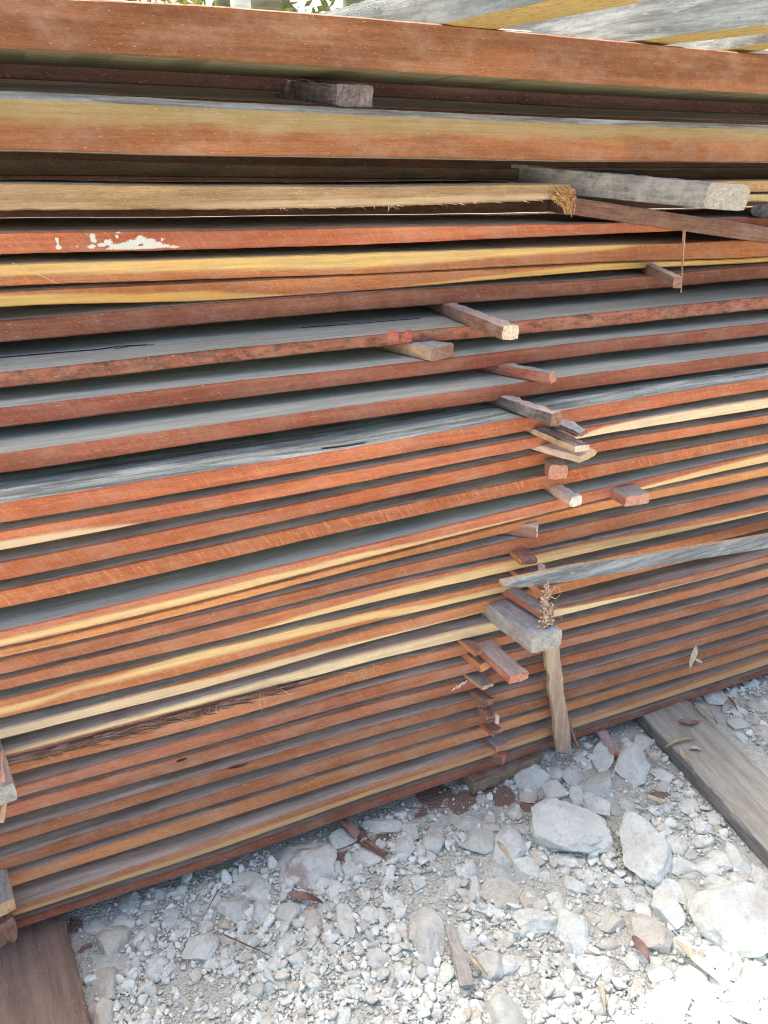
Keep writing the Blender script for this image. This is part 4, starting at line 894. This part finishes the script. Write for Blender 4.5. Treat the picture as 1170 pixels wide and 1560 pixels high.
for pts, lab in (([(341, 1424), (368, 1436), (395, 1448), (415, 1458)], 'thin dark twig lying across the fine gravel'), ([(328, 1364), (322, 1374), (316, 1386)], 'short dark twig on the grey stone at left'), ([(478, 1380), (472, 1392), (464, 1402)], 'pale thin stem at the tip of the brown leaf'), ([(620, 1231), (650, 1231), (690, 1230)], 'dark straight twig by the red soil patch')):
    V, Fc = [], []; tube(V, Fc, [G(a, b, .014 if 'stone' not in lab else .035) for a, b in pts], .0017, .0008, 6)
    tag(mesh_obj('twig', V, Fc, [PALEF if 'pale' in lab else SM['dark']], loc=np.mean(V, axis=0)), lab, 'twig')
# straw on a board face
V, Fc = [], []; tube(V, Fc, [P(18, 400, -.004), P(50, 414, -.008), P(88, 432, -.003)], .0009, .0006, 5)
tag(mesh_obj('straw', V, Fc, [PALEF], loc=np.mean(V, axis=0)), 'thin tan straw stuck across the bright yellow board at left', 'straw')
# little white shreds and crumbs on the boards
def crumbs(name, pix, y, mat, label, n=14, r=.0022, spread=5):
    V, Fc = [], []; v0, f0 = ico(1)
    for k in range(n):
        a, b = pix[k % len(pix)]; p = P(a + random.gauss(0, spread), b + random.gauss(0, spread * .35), y - random.uniform(0, .004)); base = len(V); rr = r * random.uniform(.4, 1.2)
        V += list(v0 * rr * np.random.default_rng(k).uniform(.6, 1.3, 3) + p); Fc += [tuple(i + base for i in f) for f in f0]
    return tag(mesh_obj(name, V, Fc, [mat], loc=np.mean(V, axis=0)), label, 'crumbs')
crumbs('soil_crumbs', [(728, 1062), (735, 1075), (742, 1088), (746, 1098)], -.215 + YO, SOIL, 'lumps of dark soil on the dirty reddish stick', 26, .004, 4)
WH = plain('white_shred', (0.62, 0.58, 0.52), (0.78, 0.75, 0.70), (90, 90, 90))
V, Fc = [], []
for k in range(14):
    a = P(712 - k * 1.4 + random.gauss(0, 1.5), 1036 + k * .9 + random.gauss(0, 1), -.165 + YO); d = np.array([random.gauss(-.008, .004), -.004, random.gauss(-.003, .003)]); tube(V, Fc, [a, a + d * .5 + np.array([0, 0, .001]), a + d], .0014, .0005)
tag(mesh_obj('paper_shred', V, Fc, [WH], loc=np.mean(V, axis=0)), 'white fuzzy shred left of the short tan stick', 'shred')

# ------------------------------------------------------------------ behind the stack
PM = plain('post_mossy', (0.08, 0.085, 0.05), (0.17, 0.17, 0.10), (8, 8, 60)); PG = plain('post_grey', (0.45, 0.45, 0.42), (0.62, 0.62, 0.58), (8, 8, 60))
def post(px, wpx, y, h, mat, label, name='post', lean=0):
    b = P(px, 10, y); w_ = wpx * (y + D) / F / .8; n = 14; V, Fc = [], []
    for k in range(9):
        z = h * k / 8
        for j in range(n): t_ = 2 * math.pi * j / n; rr = w_ / 2 * (1.12 - .2 * k / 8) * (1 + .06 * nv((j * .9, k * .8, px)))
        # ring
        for j in range(n):
            t_ = 2 * math.pi * j / n; rr = w_ / 2 * (1.12 - .2 * k / 8) * (1 + .08 * nv((math.cos(t_), math.sin(t_), k * .8 + px)))
            V.append((b[0] + lean * z + rr * math.cos(t_), y + rr * math.sin(t_), z - .05))
    for k in range(8):
        for j in range(n): j2 = (j + 1) % n; Fc.append((k * n + j, k * n + j2, (k + 1) * n + j2, (k + 1) * n + j))
    Fc.append(tuple(range(n))[::-1]); Fc.append(tuple(8 * n + j for j in range(n)))
    return tag(mesh_obj(name, V, Fc, [mat], smooth=True, sharp=50, loc=(b[0], y, 0)), label, 'post')
post(367, 22, 1.9, 2.6, PG, 'pale grey post standing behind the stack')
post(403, 40, 2.2, 2.7, PM, 'thick dark mossy post behind the stack, right of the pale one')
post(342, 20, 2.6, 2.7, PM, 'slim dark mossy post behind the stack, left of the pale one')
post(470, 42, 2.4, 2.7, PM, 'dark mossy leaning post behind the left cross timber', lean=.12)
LEAFM = [plain('foliage_sunny', (0.10, 0.15, 0.03), (0.20, 0.24, 0.06), (3, 3, 3), .6), plain('foliage_yellow', (0.20, 0.20, 0.05), (0.34, 0.31, 0.10), (3, 3, 3), .6)]
TRUNK = plain('trunk_bark', (0.10, 0.08, 0.06), (0.20, 0.16, 0.12), (10, 10, 40))
def tree(x, y, h, r, label, mat, n=2600, low=.25, name='tree'):
    root = bpy.data.objects.new(name, None); COL.objects.link(root); root.location = (x, y, 0); tag(root, label, 'tree' if name == 'tree' else 'bush', 'trees and bushes behind the stack')
    V, Fc = [], []; tube(V, Fc, [(x, y, -.1), (x + .05, y, h * .35), (x - .04, y, h * .8)], .03 * h, .008 * h, 9)
    for k in range(7):
        a = k * 2.4; z = h * (.3 + .07 * k); tube(V, Fc, [(x, y, z), (x + r * .4 * math.cos(a), y + r * .4 * math.sin(a), z + .2 * h), (x + r * .75 * math.cos(a), y + r * .75 * math.sin(a), z + .3 * h)], .011 * h, .003 * h, 6)
    mesh_obj('trunk', V, Fc, [TRUNK], root, loc=(x, y, 0))
    rng = np.random.default_rng(int(abs(x) * 100) + 5); cl = [(rng.normal(size=3) * np.array([.5, .5, .38])) for _ in range(26)]; V, Fc = [], []
    for k in range(n):
        c = cl[rng.integers(26)] + rng.normal(size=3) * .16; p = np.array([x, y, h * (low + (1 - low) * .5)]) + c * np.array([r, r, h * (1 - low) * .62]); s = rng.uniform(.05, .11)
        a = rng.normal(size=3); a /= np.linalg.norm(a); b = np.cross(a, rng.normal(size=3)); b /= np.linalg.norm(b); i0 = len(V)
        V += [p - a * s, p + b * s * .45 + a * .1 * s, p + a * s, p - b * s * .45]; Fc.append((i0, i0 + 1, i0 + 2, i0 + 3))
    mesh_obj('crown', V, Fc, [mat], root, loc=(x, y, 0))
tree(-.4, 7.5, 4.2, 1.5, 'leafy green tree behind the stack at the upper left', LEAFM[0])
tree(1.6, 9.5, 4.6, 1.7, 'yellowish tree behind the posts at the top', LEAFM[1])
tree(3.9, 8.0, 3.9, 1.5, 'green tree behind the stack further right', LEAFM[0])
tree(0.55, 5.2, 2.5, .7, 'sunny bush behind the stack just left of the pale post', LEAFM[1], 1500, .05, 'bush')
